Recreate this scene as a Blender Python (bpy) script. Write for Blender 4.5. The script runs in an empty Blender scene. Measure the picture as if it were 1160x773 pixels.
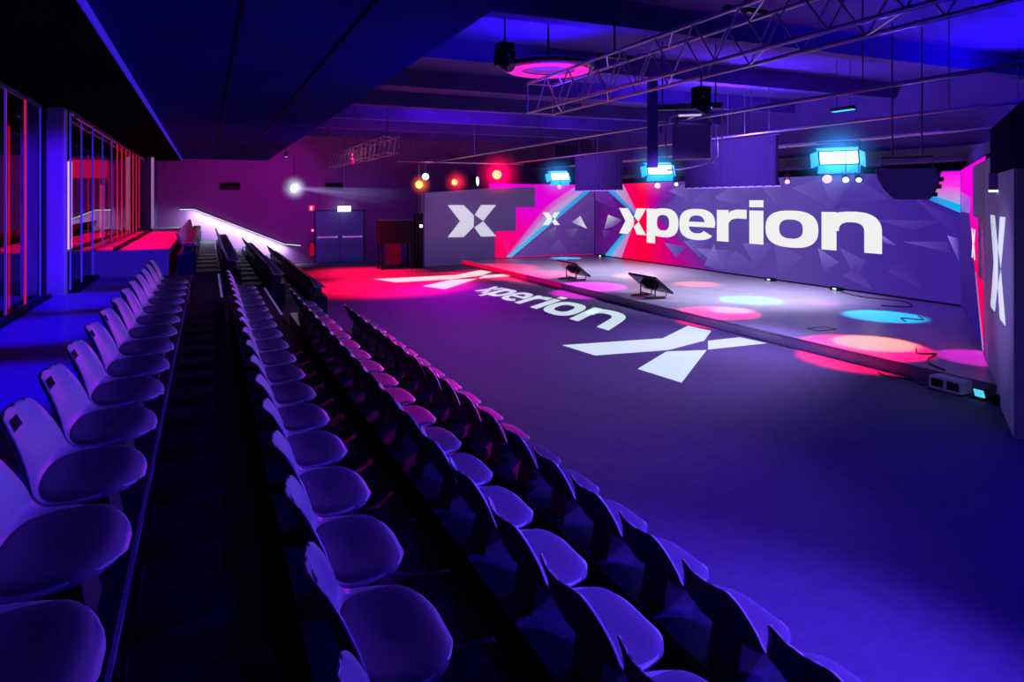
import bpy, bmesh, math, random
from mathutils import Vector, Matrix
random.seed(7)
PI = math.pi
scene = bpy.context.scene
COL = scene.collection
scene.view_settings.view_transform = 'Standard'
scene.view_settings.look = 'None'
scene.view_settings.exposure = 0.0
scene.view_settings.gamma = 1.0
cy = scene.cycles
cy.use_denoising = True
cy.max_bounces = 6
cy.diffuse_bounces = 1
cy.glossy_bounces = 4
cy.caustics_reflective = False
cy.caustics_refractive = False
cy.transparent_max_bounces = 24
cy.sample_clamp_indirect = 4.0
cy.volume_step_rate = 1.0
cy.volume_max_steps = 64

# ------------------------------------------------------------------ colours
def lin(r, g, b):
    def f(c):
        c /= 255.0
        return c / 12.92 if c <= 0.04045 else ((c + 0.055) / 1.055) ** 2.4
    return (f(r), f(g), f(b))

# ------------------------------------------------------------------ materials
def mat(name, col, rough=0.6, metal=0.0, emit=None, estr=1.0, noise=0.0, nscale=8.0, bump=0.0, spec=0.5):
    m = bpy.data.materials.new(name); m.use_nodes = True
    nt = m.node_tree; b = nt.nodes['Principled BSDF']
    b.inputs['Base Color'].default_value = (*col, 1)
    b.inputs['Roughness'].default_value = rough
    b.inputs['Metallic'].default_value = metal
    b.inputs['Specular IOR Level'].default_value = spec
    if emit:
        b.inputs['Emission Color'].default_value = (*emit, 1)
        b.inputs['Emission Strength'].default_value = estr
    if noise or bump:
        tc = nt.nodes.new('ShaderNodeTexCoord'); n = nt.nodes.new('ShaderNodeTexNoise')
        n.inputs['Scale'].default_value = nscale; n.inputs['Detail'].default_value = 6
        nt.links.new(tc.outputs['Object'], n.inputs['Vector'])
        if noise:
            r = nt.nodes.new('ShaderNodeValToRGB')
            r.color_ramp.elements[0].position = 0.3; r.color_ramp.elements[1].position = 0.7
            r.color_ramp.elements[0].color = (*[c * (1 - noise) for c in col], 1)
            r.color_ramp.elements[1].color = (*[min(1, c * (1 + noise)) for c in col], 1)
            nt.links.new(n.outputs['Fac'], r.inputs['Fac']); nt.links.new(r.outputs['Color'], b.inputs['Base Color'])
        if bump:
            bp = nt.nodes.new('ShaderNodeBump'); bp.inputs['Strength'].default_value = bump
            bp.inputs['Distance'].default_value = 0.01
            nt.links.new(n.outputs['Fac'], bp.inputs['Height']); nt.links.new(bp.outputs['Normal'], b.inputs['Normal'])
    return m

def emit_mat(name, col, strength=1.0):
    m = bpy.data.materials.new(name); m.use_nodes = True
    nt = m.node_tree; nt.nodes.clear()
    o = nt.nodes.new('ShaderNodeOutputMaterial'); e = nt.nodes.new('ShaderNodeEmission')
    e.inputs['Color'].default_value = (*col, 1); e.inputs['Strength'].default_value = strength
    nt.links.new(e.outputs[0], o.inputs['Surface'])
    return m

def screen_mat(name, strength=1.0):
    m = bpy.data.materials.new(name); m.use_nodes = True
    nt = m.node_tree; nt.nodes.clear()
    o = nt.nodes.new('ShaderNodeOutputMaterial'); e = nt.nodes.new('ShaderNodeEmission')
    a = nt.nodes.new('ShaderNodeVertexColor'); a.layer_name = 'Col'
    e.inputs['Strength'].default_value = strength
    nt.links.new(a.outputs['Color'], e.inputs['Color']); nt.links.new(e.outputs[0], o.inputs['Surface'])
    return m

def glass_mat(name, tint=(0.8, 0.82, 0.9), refl=1.0):
    m = bpy.data.materials.new(name); m.use_nodes = True
    nt = m.node_tree; nt.nodes.clear()
    o = nt.nodes.new('ShaderNodeOutputMaterial'); mx = nt.nodes.new('ShaderNodeMixShader')
    t = nt.nodes.new('ShaderNodeBsdfTransparent'); g = nt.nodes.new('ShaderNodeBsdfGlossy')
    f = nt.nodes.new('ShaderNodeFresnel'); f.inputs['IOR'].default_value = 3.0
    t.inputs['Color'].default_value = (*tint, 1); g.inputs['Roughness'].default_value = 0.0
    g.inputs['Color'].default_value = (refl, refl, refl, 1)
    nt.links.new(f.outputs[0], mx.inputs['Fac']); nt.links.new(t.outputs[0], mx.inputs[1])
    nt.links.new(g.outputs[0], mx.inputs[2]); nt.links.new(mx.outputs[0], o.inputs['Surface'])
    return m

def haze_mat(name, col, strength, mode):
    """glowing haze; mode 'sphere' fades from the object's origin, 'beam' fades along local z (0..1)"""
    m = bpy.data.materials.new(name); m.use_nodes = True
    nt = m.node_tree; nt.nodes.clear()
    o = nt.nodes.new('ShaderNodeOutputMaterial'); e = nt.nodes.new('ShaderNodeEmission')
    e.inputs['Color'].default_value = (*col, 1)
    tc = nt.nodes.new('ShaderNodeTexCoord')
    mt = nt.nodes.new('ShaderNodeMath')
    if mode == 'sphere':
        gr = nt.nodes.new('ShaderNodeTexGradient'); gr.gradient_type = 'QUADRATIC_SPHERE'
        nt.links.new(tc.outputs['Object'], gr.inputs['Vector'])
        p = nt.nodes.new('ShaderNodeMath'); p.operation = 'POWER'; p.inputs[1].default_value = 1.6
        nt.links.new(gr.outputs['Fac'], p.inputs[0]); src = p.outputs[0]
    else:
        sx = nt.nodes.new('ShaderNodeSeparateXYZ'); nt.links.new(tc.outputs['Object'], sx.inputs[0])
        mr = nt.nodes.new('ShaderNodeMapRange'); mr.inputs['From Min'].default_value = 0.0; mr.inputs['From Max'].default_value = 1.0
        mr.inputs['To Min'].default_value = 1.0; mr.inputs['To Max'].default_value = 0.0
        nt.links.new(sx.outputs['Z'], mr.inputs['Value'])
        p = nt.nodes.new('ShaderNodeMath'); p.operation = 'POWER'; p.inputs[1].default_value = 2.0
        nt.links.new(mr.outputs[0], p.inputs[0]); src = p.outputs[0]
    mt.operation = 'MULTIPLY'; mt.inputs[1].default_value = strength
    nt.links.new(src, mt.inputs[0]); nt.links.new(mt.outputs[0], e.inputs['Strength'])
    nt.links.new(e.outputs[0], o.inputs['Volume'])
    return m

M = dict(
    floor=mat('dark_carpet', (0.165, 0.15, 0.20), 0.8, noise=0.10, nscale=9.0, bump=0.1, spec=0.2),
    tier=mat('black_tread', (0.035, 0.035, 0.04), 0.6, noise=0.3, nscale=5.0, spec=0.25),
    walk=mat('walkway_floor', (0.25, 0.25, 0.27), 0.45, noise=0.15, nscale=4.0),
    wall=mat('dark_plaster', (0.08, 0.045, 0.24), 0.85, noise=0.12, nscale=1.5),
    endwall=mat('magenta_tinted_plaster', (0.28, 0.10, 0.36), 0.85, noise=0.06, nscale=1.2),  # magenta wash on the end wall partly put into the base colour
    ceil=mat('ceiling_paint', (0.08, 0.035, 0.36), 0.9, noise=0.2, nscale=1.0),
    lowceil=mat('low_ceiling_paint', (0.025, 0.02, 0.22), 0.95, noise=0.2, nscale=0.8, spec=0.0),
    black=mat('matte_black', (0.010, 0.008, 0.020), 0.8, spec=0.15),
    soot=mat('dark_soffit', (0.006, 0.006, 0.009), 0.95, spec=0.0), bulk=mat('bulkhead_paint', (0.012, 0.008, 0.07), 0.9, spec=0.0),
    fixture=mat('haze_veiled_fixture', (0.045, 0.03, 0.11), 0.6, emit=lin(40,20,110), estr=0.25),  # violet haze veil put into the fixtures' colour and emission
    blackgloss=mat('gloss_black', (0.02, 0.02, 0.025), 0.25),
    steel=mat('truss_aluminium', (0.6, 0.6, 0.68), 0.3, 0.9),
    darksteel=mat('dark_steel', (0.10, 0.10, 0.12), 0.4, 0.6),
    stage=mat('stage_lino', (0.42, 0.42, 0.46), 0.32, noise=0.10, nscale=1.2),
    stageside=mat('stage_skirt', (0.42, 0.38, 0.5), 0.5),
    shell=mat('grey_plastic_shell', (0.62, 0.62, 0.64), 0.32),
    shellshade=mat('shell_rear_shaded', (0.10, 0.10, 0.11), 0.4),  # darker copy of the shell: shade on the backs put into colour
    pad=mat('grey_seat_fabric', (0.20, 0.195, 0.22), 0.8, bump=0.1, nscale=120),
    plinth=mat('plinth_lacquer', (0.025, 0.02, 0.06), 0.3), plinthlit=mat('plinth_lit_edge', (0.45, 0.35, 0.55), 0.3), deckfront=mat('deck_front', (0.2, 0.2, 0.35), 0.6),
    panel=mat('panel_violet_glow', (0.20, 0.23, 0.34), 0.75, emit=lin(48, 42, 96), estr=0.6),  # projected violet light on the panels put in as emission
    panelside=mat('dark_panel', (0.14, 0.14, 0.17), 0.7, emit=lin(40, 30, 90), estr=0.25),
    column=mat('column_paint', (0.45, 0.45, 0.48), 0.7),
    white=emit_mat('white_letter', lin(240, 240, 240), 1.0),
    plogo=mat('panel_logo_white', (0.75, 0.78, 0.78), 0.7, emit=lin(205, 222, 228), estr=0.75),
    fprojected=mat('projected_light_white', (0.30, 0.34, 0.31), 0.8, emit=lin(208, 230, 222), estr=0.86),  # projected light put into colour and emission, not floor paint
    screen=screen_mat('screen_image', 1.0),
    cyan=emit_mat('cyan_lamp_face', (0.55, 0.98, 1.0), 3.0),
    cyandim=mat('cyan_lit_flap', (0.1, 0.5, 0.7), 0.5, emit=lin(0, 150, 235), estr=1.0),  # lamp spill on the barn doors put into colour and emission
    lampwhite=emit_mat('white_lamp_face', (1, 1, 1), 8.0),
    exitw=emit_mat('exit_sign_face', (0.95, 1, 0.95), 2.5),
    strip=emit_mat('handrail_strip', (0.86, 0.97, 1.0), 1.1),
    redlamp=emit_mat('red_lamp_face', (1.0, 0.10, 0.03), 9.0),
    orangelamp=emit_mat('orange_lamp_face', (1.0, 0.35, 0.05), 6.0),
    pinklamp=emit_mat('pink_lamp_face', (1.0, 0.15, 0.45), 5.0),
    palelamp=emit_mat('pale_lamp_face', (0.6, 1.0, 0.95), 3.0),
    pinkring=emit_mat('pink_ring_glow', lin(255, 40, 205), 1.1),
    pinkdim=mat('pink_lit_disc', (0.3, 0.2, 0.35), 0.5, emit=lin(95, 30, 150), estr=0.8),
    redsign=mat('red_sign', (0.6, 0.05, 0.05), 0.5, emit=lin(255, 40, 90), estr=0.7), redboard=mat('red_board', (0.12, 0.02, 0.03), 0.7, emit=lin(150, 0, 50), estr=0.25),
    extred=mat('extinguisher_red', (0.7, 0.03, 0.03), 0.35, emit=lin(220, 10, 50), estr=0.35),
    door=mat('door_leaf', (0.10, 0.11, 0.36), 0.5, emit=lin(45, 38, 125), estr=0.22), doorframe=mat('door_frame', (0.06,0.04,0.16), 0.6),  # door leaves: blue light put into their colour and emission
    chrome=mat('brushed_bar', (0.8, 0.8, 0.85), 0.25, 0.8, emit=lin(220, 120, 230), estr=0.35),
    glass=glass_mat('corridor_glass'),
    redglow=emit_mat('red_corridor_light', lin(255, 10, 30), 0.8),
    tube=emit_mat('pale_tube', (1.0, 0.45, 0.5), 1.0),
    orangeglow=emit_mat('orange_corridor_light', lin(255, 60, 20), 1.0),
    edgeblue=mat('frame_edge_lit_blue', (0.2, 0.2, 0.6), 0.2, 0.3, emit=lin(70,50,255), estr=0.35), redline=emit_mat('red_line', lin(255,20,50), 0.7),  # blue frame edge: light on the pane edges put in as emission
    edgered=mat('frame_edge_lit_red', (0.4, 0.1, 0.15), 0.2, 0.3, emit=lin(255, 20, 60), estr=0.6),  # red light on the pane edges put in as emission
    vent=mat('vent_grille', (0.03, 0.03, 0.035), 0.6),
    cablem=mat('black_cable', (0.015, 0.015, 0.015), 0.5),
)

# ------------------------------------------------------------------ mesh builder
class MB:
    def __init__(s): s.v = []; s.f = []
    def add(s, vs, fs):
        n = len(s.v); s.v += [tuple(v) for v in vs]; s.f += [tuple(i + n for i in f) for f in fs]; return s
    def box(s, x0, x1, y0, y1, z0, z1):
        vs = [(x0,y0,z0),(x1,y0,z0),(x1,y1,z0),(x0,y1,z0),(x0,y0,z1),(x1,y0,z1),(x1,y1,z1),(x0,y1,z1)]
        return s.add(vs, [(3,2,1,0),(4,5,6,7),(0,1,5,4),(1,2,6,5),(2,3,7,6),(3,0,4,7)])
    def obox(s, c, ux, uy, uz, hx, hy, hz):
        c = Vector(c); ux, uy, uz = Vector(ux).normalized()*hx, Vector(uy).normalized()*hy, Vector(uz).normalized()*hz
        vs = [c+a*ux+b*uy+d*uz for d in (-1,1) for a,b in ((-1,-1),(1,-1),(1,1),(-1,1))]
        return s.add(vs, [(3,2,1,0),(4,5,6,7),(0,1,5,4),(1,2,6,5),(2,3,7,6),(3,0,4,7)])
    def cyl(s, p, q, r, r2=None, n=12, caps=True):
        p, q = Vector(p), Vector(q); d = (q-p).normalized()
        a = d.orthogonal().normalized(); b = d.cross(a); r2 = r if r2 is None else r2
        vs = []
        for c, rr in ((p, r), (q, r2)):
            for i in range(n):
                t = 2*PI*i/n; vs.append(c + (a*math.cos(t)+b*math.sin(t))*rr)
        fs = [(i,(i+1)%n,n+(i+1)%n,n+i) for i in range(n)]
        if caps: fs += [tuple(reversed(range(n))), tuple(range(n,2*n))]
        return s.add(vs, fs)
    def tube(s, pts, r, n=8, closed=False):
        pts = [Vector(p) for p in pts]; m = len(pts); vs = []
        prev = None
        for i, p in enumerate(pts):
            if closed: d = pts[(i+1)%m]-pts[i-1]
            else: d = pts[min(i+1,m-1)]-pts[max(i-1,0)]
            d.normalize()
            a = d.orthogonal().normalized() if prev is None else (prev - d*prev.dot(d)).normalized()
            prev = a; b = d.cross(a)
            for k in range(n):
                t = 2*PI*k/n; vs.append(p+(a*math.cos(t)+b*math.sin(t))*r)
        fs = []
        for i in range(m if closed else m-1):
            j = (i+1) % m
            for k in range(n): fs.append((i*n+k, i*n+(k+1)%n, j*n+(k+1)%n, j*n+k))
        if not closed: fs += [tuple(reversed(range(n))), tuple((m-1)*n+k for k in range(n))]
        return s.add(vs, fs)
    def lathe(s, prof, c=(0,0,0), n=24, axis=(0,0,1)):
        ax = Vector(axis).normalized(); a = ax.orthogonal().normalized(); b = ax.cross(a); c = Vector(c); vs = []
        for r, h in prof:
            for i in range(n):
                t = 2*PI*i/n; vs.append(c+ax*h+(a*math.cos(t)+b*math.sin(t))*max(r,1e-4))
        fs = []
        for j in range(len(prof)-1):
            for i in range(n): fs.append((j*n+i, j*n+(i+1)%n, (j+1)*n+(i+1)%n, (j+1)*n+i))
        return s.add(vs, fs)
    def prism(s, poly, fn, t0, t1):
        """poly 2D extruded; fn(a,b,t)->3D"""
        n = len(poly); vs = [fn(a,b,t0) for a,b in poly]+[fn(a,b,t1) for a,b in poly]
        return s.add(vs, [tuple(reversed(range(n))), tuple(range(n,2*n))]+[(i,(i+1)%n,n+(i+1)%n,n+i) for i in range(n)])
    def mesh(s, name, m, smooth=False, bevel=0.0):
        me = bpy.data.meshes.new(name); me.from_pydata(s.v, [], s.f)
        bm = bmesh.new(); bm.from_mesh(me)
        bmesh.ops.recalc_face_normals(bm, faces=bm.faces)
        if bevel: bmesh.ops.bevel(bm, geom=list(bm.edges), offset=bevel, segments=2, affect='EDGES', profile=0.5)
        bm.to_mesh(me); bm.free()
        me.materials.append(m)
        if smooth:
            for p in me.polygons: p.use_smooth = True
        return me
    def build(s, name, m, parent=None, smooth=False, bevel=0.0, loc=None):
        o = bpy.data.objects.new(name, s.mesh(name, m, smooth, bevel)); COL.objects.link(o)
        if parent is not None: o.parent = parent
        if loc is not None: o.location = loc
        return o

def thing(name, label, cat, loc=(0,0,0), group=None, rz=0.0):
    o = bpy.data.objects.new(name, None); COL.objects.link(o); o.location = loc; o.rotation_euler = (0,0,rz)
    o.empty_display_size = 0.1
    return tag(o, label, cat, group)
def tag(o, label, cat, group=None, kind=None):
    o['label'] = label; o['category'] = cat
    if group: o['group'] = group
    if kind: o['kind'] = kind
    return o
def struct(o, label=None, cat=None):
    o['kind'] = 'structure'
    if label: o['label'] = label
    if cat: o['category'] = cat
    return o
def copy_tree(o, parent=None):
    c = o.copy(); COL.objects.link(c)
    if parent is not None: c.parent = parent
    for ch in list(o.children): copy_tree(ch, c)
    return c

ORD = ['nearest','second','third','fourth','fifth','sixth','seventh','eighth','ninth','tenth','eleventh','twelfth','thirteenth',
       'fourteenth','fifteenth','sixteenth','seventeenth','eighteenth','nineteenth','twentieth','twenty-first','twenty-second','twenty-third']

# ------------------------------------------------------------------ setting
YB, YE = -3.0, 28.6          # back of the room and end wall
EDGE = [0.22, 1.12, 2.01]    # riser edges
ZT = [1.02, 0.68, 0.34]      # tier heights
struct(MB().box(-2.6, 17.0, YB, YE+0.2, -0.15, 0.0).build('floor', M['floor']), 'dark carpeted hall floor in front of the stage', 'floor')
struct(MB().box(-2.6, -0.72, YB, 15.6, 0.0, 1.02).build('floor_walkway', M['walk']), 'blue lit walkway along the glass behind the top seat row', 'floor')
struct(MB().box(-0.72, EDGE[0], YB, YE, 0.0, 1.02).build('seating_tier_top', M['tier']), 'dark top tread of the stepped seating', 'tread')
struct(MB().box(EDGE[0], EDGE[1], YB, YE, 0.0, 0.68).build('seating_tier_upper', M['tier']), 'dark upper tread of the stepped seating', 'tread')
struct(MB().box(EDGE[1], EDGE[2], YB, YE, 0.0, 0.34).build('seating_tier_lower', M['tier']), 'dark lower tread of the stepped seating', 'tread')
struct(MB().box(-2.6, -0.72, 15.6, YE, 0.0, 1.54).build('raised_deck', mat('deck_floor', (0.5, 0.42, 0.45), 0.55)), 'raised deck lit red behind the far top seat row', 'deck')
# walls
struct(MB().box(-2.6, 17.0, YE, YE+0.2, -0.15, 5.6).build('wall_end', M['endwall']), 'magenta lit end wall with double door', 'wall')
struct(MB().box(16.4, 16.6, YB, YE, 0, 5.6).build('wall_right', M['wall']), 'dark wall behind the stage', 'wall')
struct(MB().box(-4.6, 17.0, YB-0.2, YB, -0.15, 5.6).build('wall_back', M['wall']), 'wall behind the viewer', 'wall')
struct(MB().box(-4.8, -4.6, YB, YE, -0.15, 5.6).build('wall_corridor', M['wall']), 'corridor wall behind the glass', 'wall')
struct(MB().box(-4.6, -2.6, YB, YE, 0.85, 1.0).build('floor_corridor', M['walk']), 'corridor floor behind the glass', 'floor')
struct(MB().box(-4.6, -2.6, YE, YE+0.2, 0.8, 5.6).build('wall_corridor_end', M['wall']), 'corridor end wall', 'wall')
# recess wall right of the far glass, in front of the end wall
struct(MB().box(-2.6, -1.72, 26.3, YE, 1.54, 4.05).build('wall_recess', M['wall']), 'dark wall block at the far end of the glass', 'wall')
# ceilings
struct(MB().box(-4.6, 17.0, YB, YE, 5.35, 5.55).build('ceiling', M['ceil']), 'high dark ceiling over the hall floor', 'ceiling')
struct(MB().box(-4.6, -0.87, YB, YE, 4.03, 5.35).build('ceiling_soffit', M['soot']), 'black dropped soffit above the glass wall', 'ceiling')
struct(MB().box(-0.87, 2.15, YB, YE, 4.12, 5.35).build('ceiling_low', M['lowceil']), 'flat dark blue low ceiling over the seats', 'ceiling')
struct(MB().box(-0.885, -0.868, YB, YE, 4.028, 4.121).build('trim_1', mat('soffit_edge_glow', (0.3, 0.3, 0.5), 0.5, emit=lin(30, 10, 225), estr=0.55)), 'thin blue lit edge between soffit and low ceiling', 'trim')  # blue light along the edge put in as emission
# joints in the low ceiling
for i, x in enumerate((0.25, 1.2)):
    struct(MB().box(x, x+0.02, YB, 25, 4.105, 4.121).build('trim_%d' % (i+2), M['black']), None, None)
# header over the video wall
struct(MB().box(15.0, 16.4, 5.5, YE, 3.42, 5.35).build('wall_header', M['wall']), 'dark header above the long video wall', 'wall')
struct(MB().box(14.9, 15.0, 5.5, YE, 3.52, 3.74).build('trim_4', M['darksteel']), 'ledge along the header above the video wall', 'trim')
# ceiling beams across the hall
for i in range(9):
    y = 2.0 + i*3.05
    struct(MB().box(2.15, 15.0, y, y+0.28, 4.98, 5.35).build('ceiling_beam', M['ceil']), 'ceiling beam across the hall', 'beam')
# stair nosing edges in the cross aisle
for x, z in ((EDGE[0], 1.02), (EDGE[1], 0.68), (EDGE[2], 0.34)):
    struct(MB().box(x-0.03, x+0.006, 11.7, 15.4, z-0.03, z+0.006).build('trim_5', mat('nosing_glow', (0.7, 0.72, 0.75), 0.5, emit=lin(120, 100, 190), estr=0.4)), 'lit edge of a step in the cross aisle', 'trim')  # light on the nosings put in as emission

# ---- end wall details
d = thing('door_1', 'dark grey double door with push bars in the magenta end wall', 'door', (4.98, YE, 0)); d['kind'] = 'structure'
fr = MB(); fr.box(-1.03,-0.97,-0.06,0.0,0,2.16); fr.box(0.97,1.03,-0.06,0,0,2.16); fr.box(-1.03,1.03,-0.06,0,2.10,2.16); fr.build('door_frame', M['doorframe'], d)
for sx in (-1, 1):
    lf = MB().box(min(sx*0.02, sx*0.96), max(sx*0.02, sx*0.96), -0.045, -0.005, 0.02, 2.09).build('door_leaf', M['door'], d)
    pb = MB().cyl((sx*0.10,-0.10,1.04),(sx*0.90,-0.10,1.04),0.028,n=10); pb.box(sx*0.14-0.03, sx*0.14+0.03,-0.10,-0.04,1.0,1.08); pb.box(sx*0.86-0.03, sx*0.86+0.03,-0.10,-0.04,1.0,1.08)
    pb.build('push_bar', M['chrome'], lf)
e = thing('exit_sign', 'white glowing exit sign hanging above the double door', 'sign', (5.1, YE-0.35, 2.2))
MB().box(-0.26,0.26,-0.04,0.04,-0.11,0.11).build('sign_box', M['exitw'], e, bevel=0.01)
MB().cyl((0,0,0.11),(0,0,3.15),0.008,n=6).build('hanging_rod', M['steel'], e)
# fire extinguisher
e = thing('fire_extinguisher', 'red fire extinguisher on the end wall left of the door', 'fire extinguisher', (3.86, YE-0.11, 0.30))
MB().lathe([(0,0),(0.085,0.0),(0.092,0.03),(0.092,0.40),(0.075,0.46),(0.035,0.5),(0.03,0.54),(0,0.54)], n=16).build('bottle', M['extred'], e, smooth=True)
hd = MB().box(-0.03,0.03,-0.03,0.03,0.54,0.58); hd.obox((0.04,0,0.6),(1,0,0.3),(0,1,0),(-0.3,0,1),0.07,0.012,0.008); hd.build('valve_head', M['black'], e)
MB().tube([(0.03,0,0.55),(0.11,-0.01,0.5),(0.12,-0.01,0.35),(0.11,-0.01,0.2)],0.012,n=6).build('hose', M['black'], e)
MB().box(-0.10,0.10,0.08,0.11,0.1,0.45).build('wall_bracket', M['black'], e)
s_ = MB().box(-0.115,0.115,-0.02,0.0,-0.115,0.115)
sg = s_.build('wall_sign', M['redsign'], None, loc=(3.86, YE, 2.23)); tag(sg, 'small square red sign on end wall beside door top', 'sign')
pic = MB().box(-0.05,0.02,-0.024,-0.02,-0.07,0.07); pic.build('pictogram', M['white'], sg)
al = thing('call_point', 'small round pink alarm button between the sign and the extinguisher', 'alarm button', (3.89, YE, 1.33))
MB().box(-0.06,0.06,-0.04,0,-0.06,0.06).build('housing', M['redsign'], al, bevel=0.008)
MB().cyl((0,-0.055,0),(0,-0.04,0),0.03,n=12).build('button', M['pinklamp'], al)
for X, Z, lb in ((0.8, 3.1, 'dark rectangular vent grille on the left of the end wall'), (4.75, 3.13, 'dark rectangular vent grille high above the exit sign')):
    v = thing('vent_grille', lb, 'vent', (X, YE, Z))
    f_ = MB(); f_.box(-0.38,0.38,-0.04,0,-0.16,-0.13); f_.box(-0.38,0.38,-0.04,0,0.13,0.16); f_.box(-0.38,-0.35,-0.04,0,-0.13,0.13); f_.box(0.35,0.38,-0.04,0,-0.13,0.13)
    f_.build('frame', M['darksteel'], v); MB().box(-0.35,0.35,-0.005,0,-0.13,0.13).build('backing', M['black'], v)
    sl = MB()
    for k in range(6): sl.obox((0,-0.02,-0.11+k*0.044),(1,0,0),(0,1,0.6),(0,-0.6,1),0.35,0.014,0.003)
    sl.build('slats', M['vent'], v)
# lit handrail strip on the end wall
rp = [(-0.95,2.20),(-0.45,2.20),(2.80,0.80),(3.42,0.73)]
h = thing('handrail', 'sloping handrail with white light strip below it on end wall', 'handrail', (0, YE-0.10, 0))
MB().tube([(x,-0.02,z+0.05) for x,z in rp],0.028,n=8).build('rail', M['darksteel'], h)
ls = MB()
for (x0,z0),(x1,z1) in zip(rp[:-1], rp[1:]):
    L = math.hypot(x1-x0,z1-z0); ls.obox(((x0+x1)/2,0.0,(z0+z1)/2),(x1-x0,0,z1-z0),(0,1,0),(-(z1-z0),0,x1-x0),L/2,0.012,0.012)
ls.build('light_strip', M['strip'], h)
for x, z in ((-0.7,2.2),(1.2,1.49),(2.75,0.82)):
    MB().cyl((x,-0.02,z+0.05),(x,0.10,z+0.05),0.012,n=6).build('wall_bracket', M['darksteel'], h)

# ---- glass wall on the left
def pane(i, x, y0, y1, z0, z1, edge, lab):
    w = thing('window_%d' % i, lab, 'window', (x, (y0+y1)/2, z0)); w['kind'] = 'structure'
    hy = (y1-y0)/2; H = z1-z0
    MB().add([(0,-hy+0.02,0.05),(0,hy-0.02,0.05),(0,hy-0.02,H-0.05),(0,-hy+0.02,H-0.05)],[(0,1,2,3)]).build('pane', M['glass'], w)
    MB().box(-0.025, 0.025, -hy+0.002, hy-0.002, 0.0, 0.05).build('bottom_rail', M['blackgloss'], w)
    MB().box(-0.025, 0.025, -hy+0.002, hy-0.002, H-0.05, H).build('top_rail', M['steel'], w)
    for sy in (-1, 1): MB().box(-0.012, 0.012, sy*hy-0.02 if sy>0 else -hy+0.002, hy-0.002 if sy>0 else -hy+0.02, 0.05, H-0.05).build('stile', edge, w)
n = 1
for y0, y1, ed in ((0.5,4.0,'edgeblue'),(4.0,7.4,'edgeblue'),(7.4,10.7,'edgeblue'),(10.7,11.75,'edgered'),(11.75,12.7,'edgeblue')):
    pane(n, -2.38, y0, y1, 1.02, 4.03, M[ed], 'near glass panel left of the blue pillar'); n += 1
ys = [13.2,14.3,15.6,17.0,18.5,19.6,20.6,21.6,22.6,23.6,24.6,25.6]
for k in range(len(ys)-1):
    z0 = 1.02 if ys[k] < 15.5 else 1.54
    pane(n, -2.06, ys[k], ys[k+1], z0, 4.03, M['edgeblue'] if k < 4 else M['edgered'], 'tall glass panel beyond the blue pillar'); n += 1
struct(MB().box(-2.33, -2.09, 12.85, 13.15, 1.02, 4.03).build('pillar', M['column'], bevel=0.01), 'square pillar lit blue in the glass wall', 'pillar')
struct(MB().box(-2.62, -2.34, 12.75, 13.1, 1.02, 4.03).build('pillar_casing', M['blackgloss']), 'dark casing beside the blue pillar', 'pillar')
struct(MB().box(-2.36, -2.24, 2, 12.8, 1.02, 1.07).build('baseboard_left', M['black']), 'black floor track under the near glass', 'track')
struct(MB().box(-2.06, -1.94, 13.2, 15.58, 1.02, 1.08).build('baseboard_far', M['black']), 'black floor track beyond the pillar', 'track')
struct(MB().box(-1.72, -1.64, 15.65, 25.6, 1.54, 1.60).build('trim_6', M['black']), 'dark kerb on the raised deck', 'kerb')
struct(MB().box(-1.73, -1.67, 25.9, 26.3, 1.54, 4.0).build('trim_7', mat('jamb_glow', (0.8,0.75,0.85), 0.5, emit=lin(200,150,230), estr=0.35)), 'lit upright jamb at the end of the glass', 'jamb')  # light on the jamb put in as emission
struct(MB().box(-2.0, -1.95, 13.2, 26, 3.90, 3.95).build('trim_8', M['steel']), 'metal track above the far glass', 'track')
# things in the corridor behind the glass
rb = MB().box(-4.5,-3.3,YE-0.05,YE,3.35,4.0).build('red_glow_panel', M['redglow']); tag(rb, 'wide red glowing panel high on the corridor end wall behind glass', 'glowing panel')  # red glow added as an emissive panel
rb = MB().box(-0.04,0.04,-0.04,0.04,0,2.4).build('light_tube', M['tube'], loc=(-2.75,17.6,1.0)); tag(rb, 'upright pale tube light behind glass beside the pillar', 'tube light')
rb = MB().cyl((0,0,0),(0,0,2.6),0.012,n=8).build('light_tube', M['redglow'], loc=(-2.55,11.65,1.0)); tag(rb, 'thin upright red tube light behind the near glass', 'tube light')
rb = MB().box(-0.05,0.05,-0.05,0.05,0,2.0).build('light_tube', M['orangeglow'], loc=(-2.75,22.5,1.0)); tag(rb, 'short orange tube light behind the far glass panels', 'tube light')
for k in range(6):
    rb = MB().cyl((0,0,0),(0,0,2.7),0.010,n=6).build('light_tube', M['redline'], loc=(-2.75,20.1+k*1.0,1.0)); tag(rb, 'thin upright red light line behind the far glass, %s from pillar' % ORD[k], 'tube light', 'thin red light lines')

# ------------------------------------------------------------------ chairs
def catmull(P, t):
    n = len(P)-1; x = t*n; i = min(int(x), n-1); u = x-i
    p0, p1, p2, p3 = P[max(i-1,0)], P[i], P[i+1], P[min(i+2,n)]
    return tuple(0.5*((2*b)+(c-a)*u+(2*a-5*b+4*c-d)*u*u+(3*b-a-3*c+d)*u**3) for a,b,c,d in zip(p0,p1,p2,p3))
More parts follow.
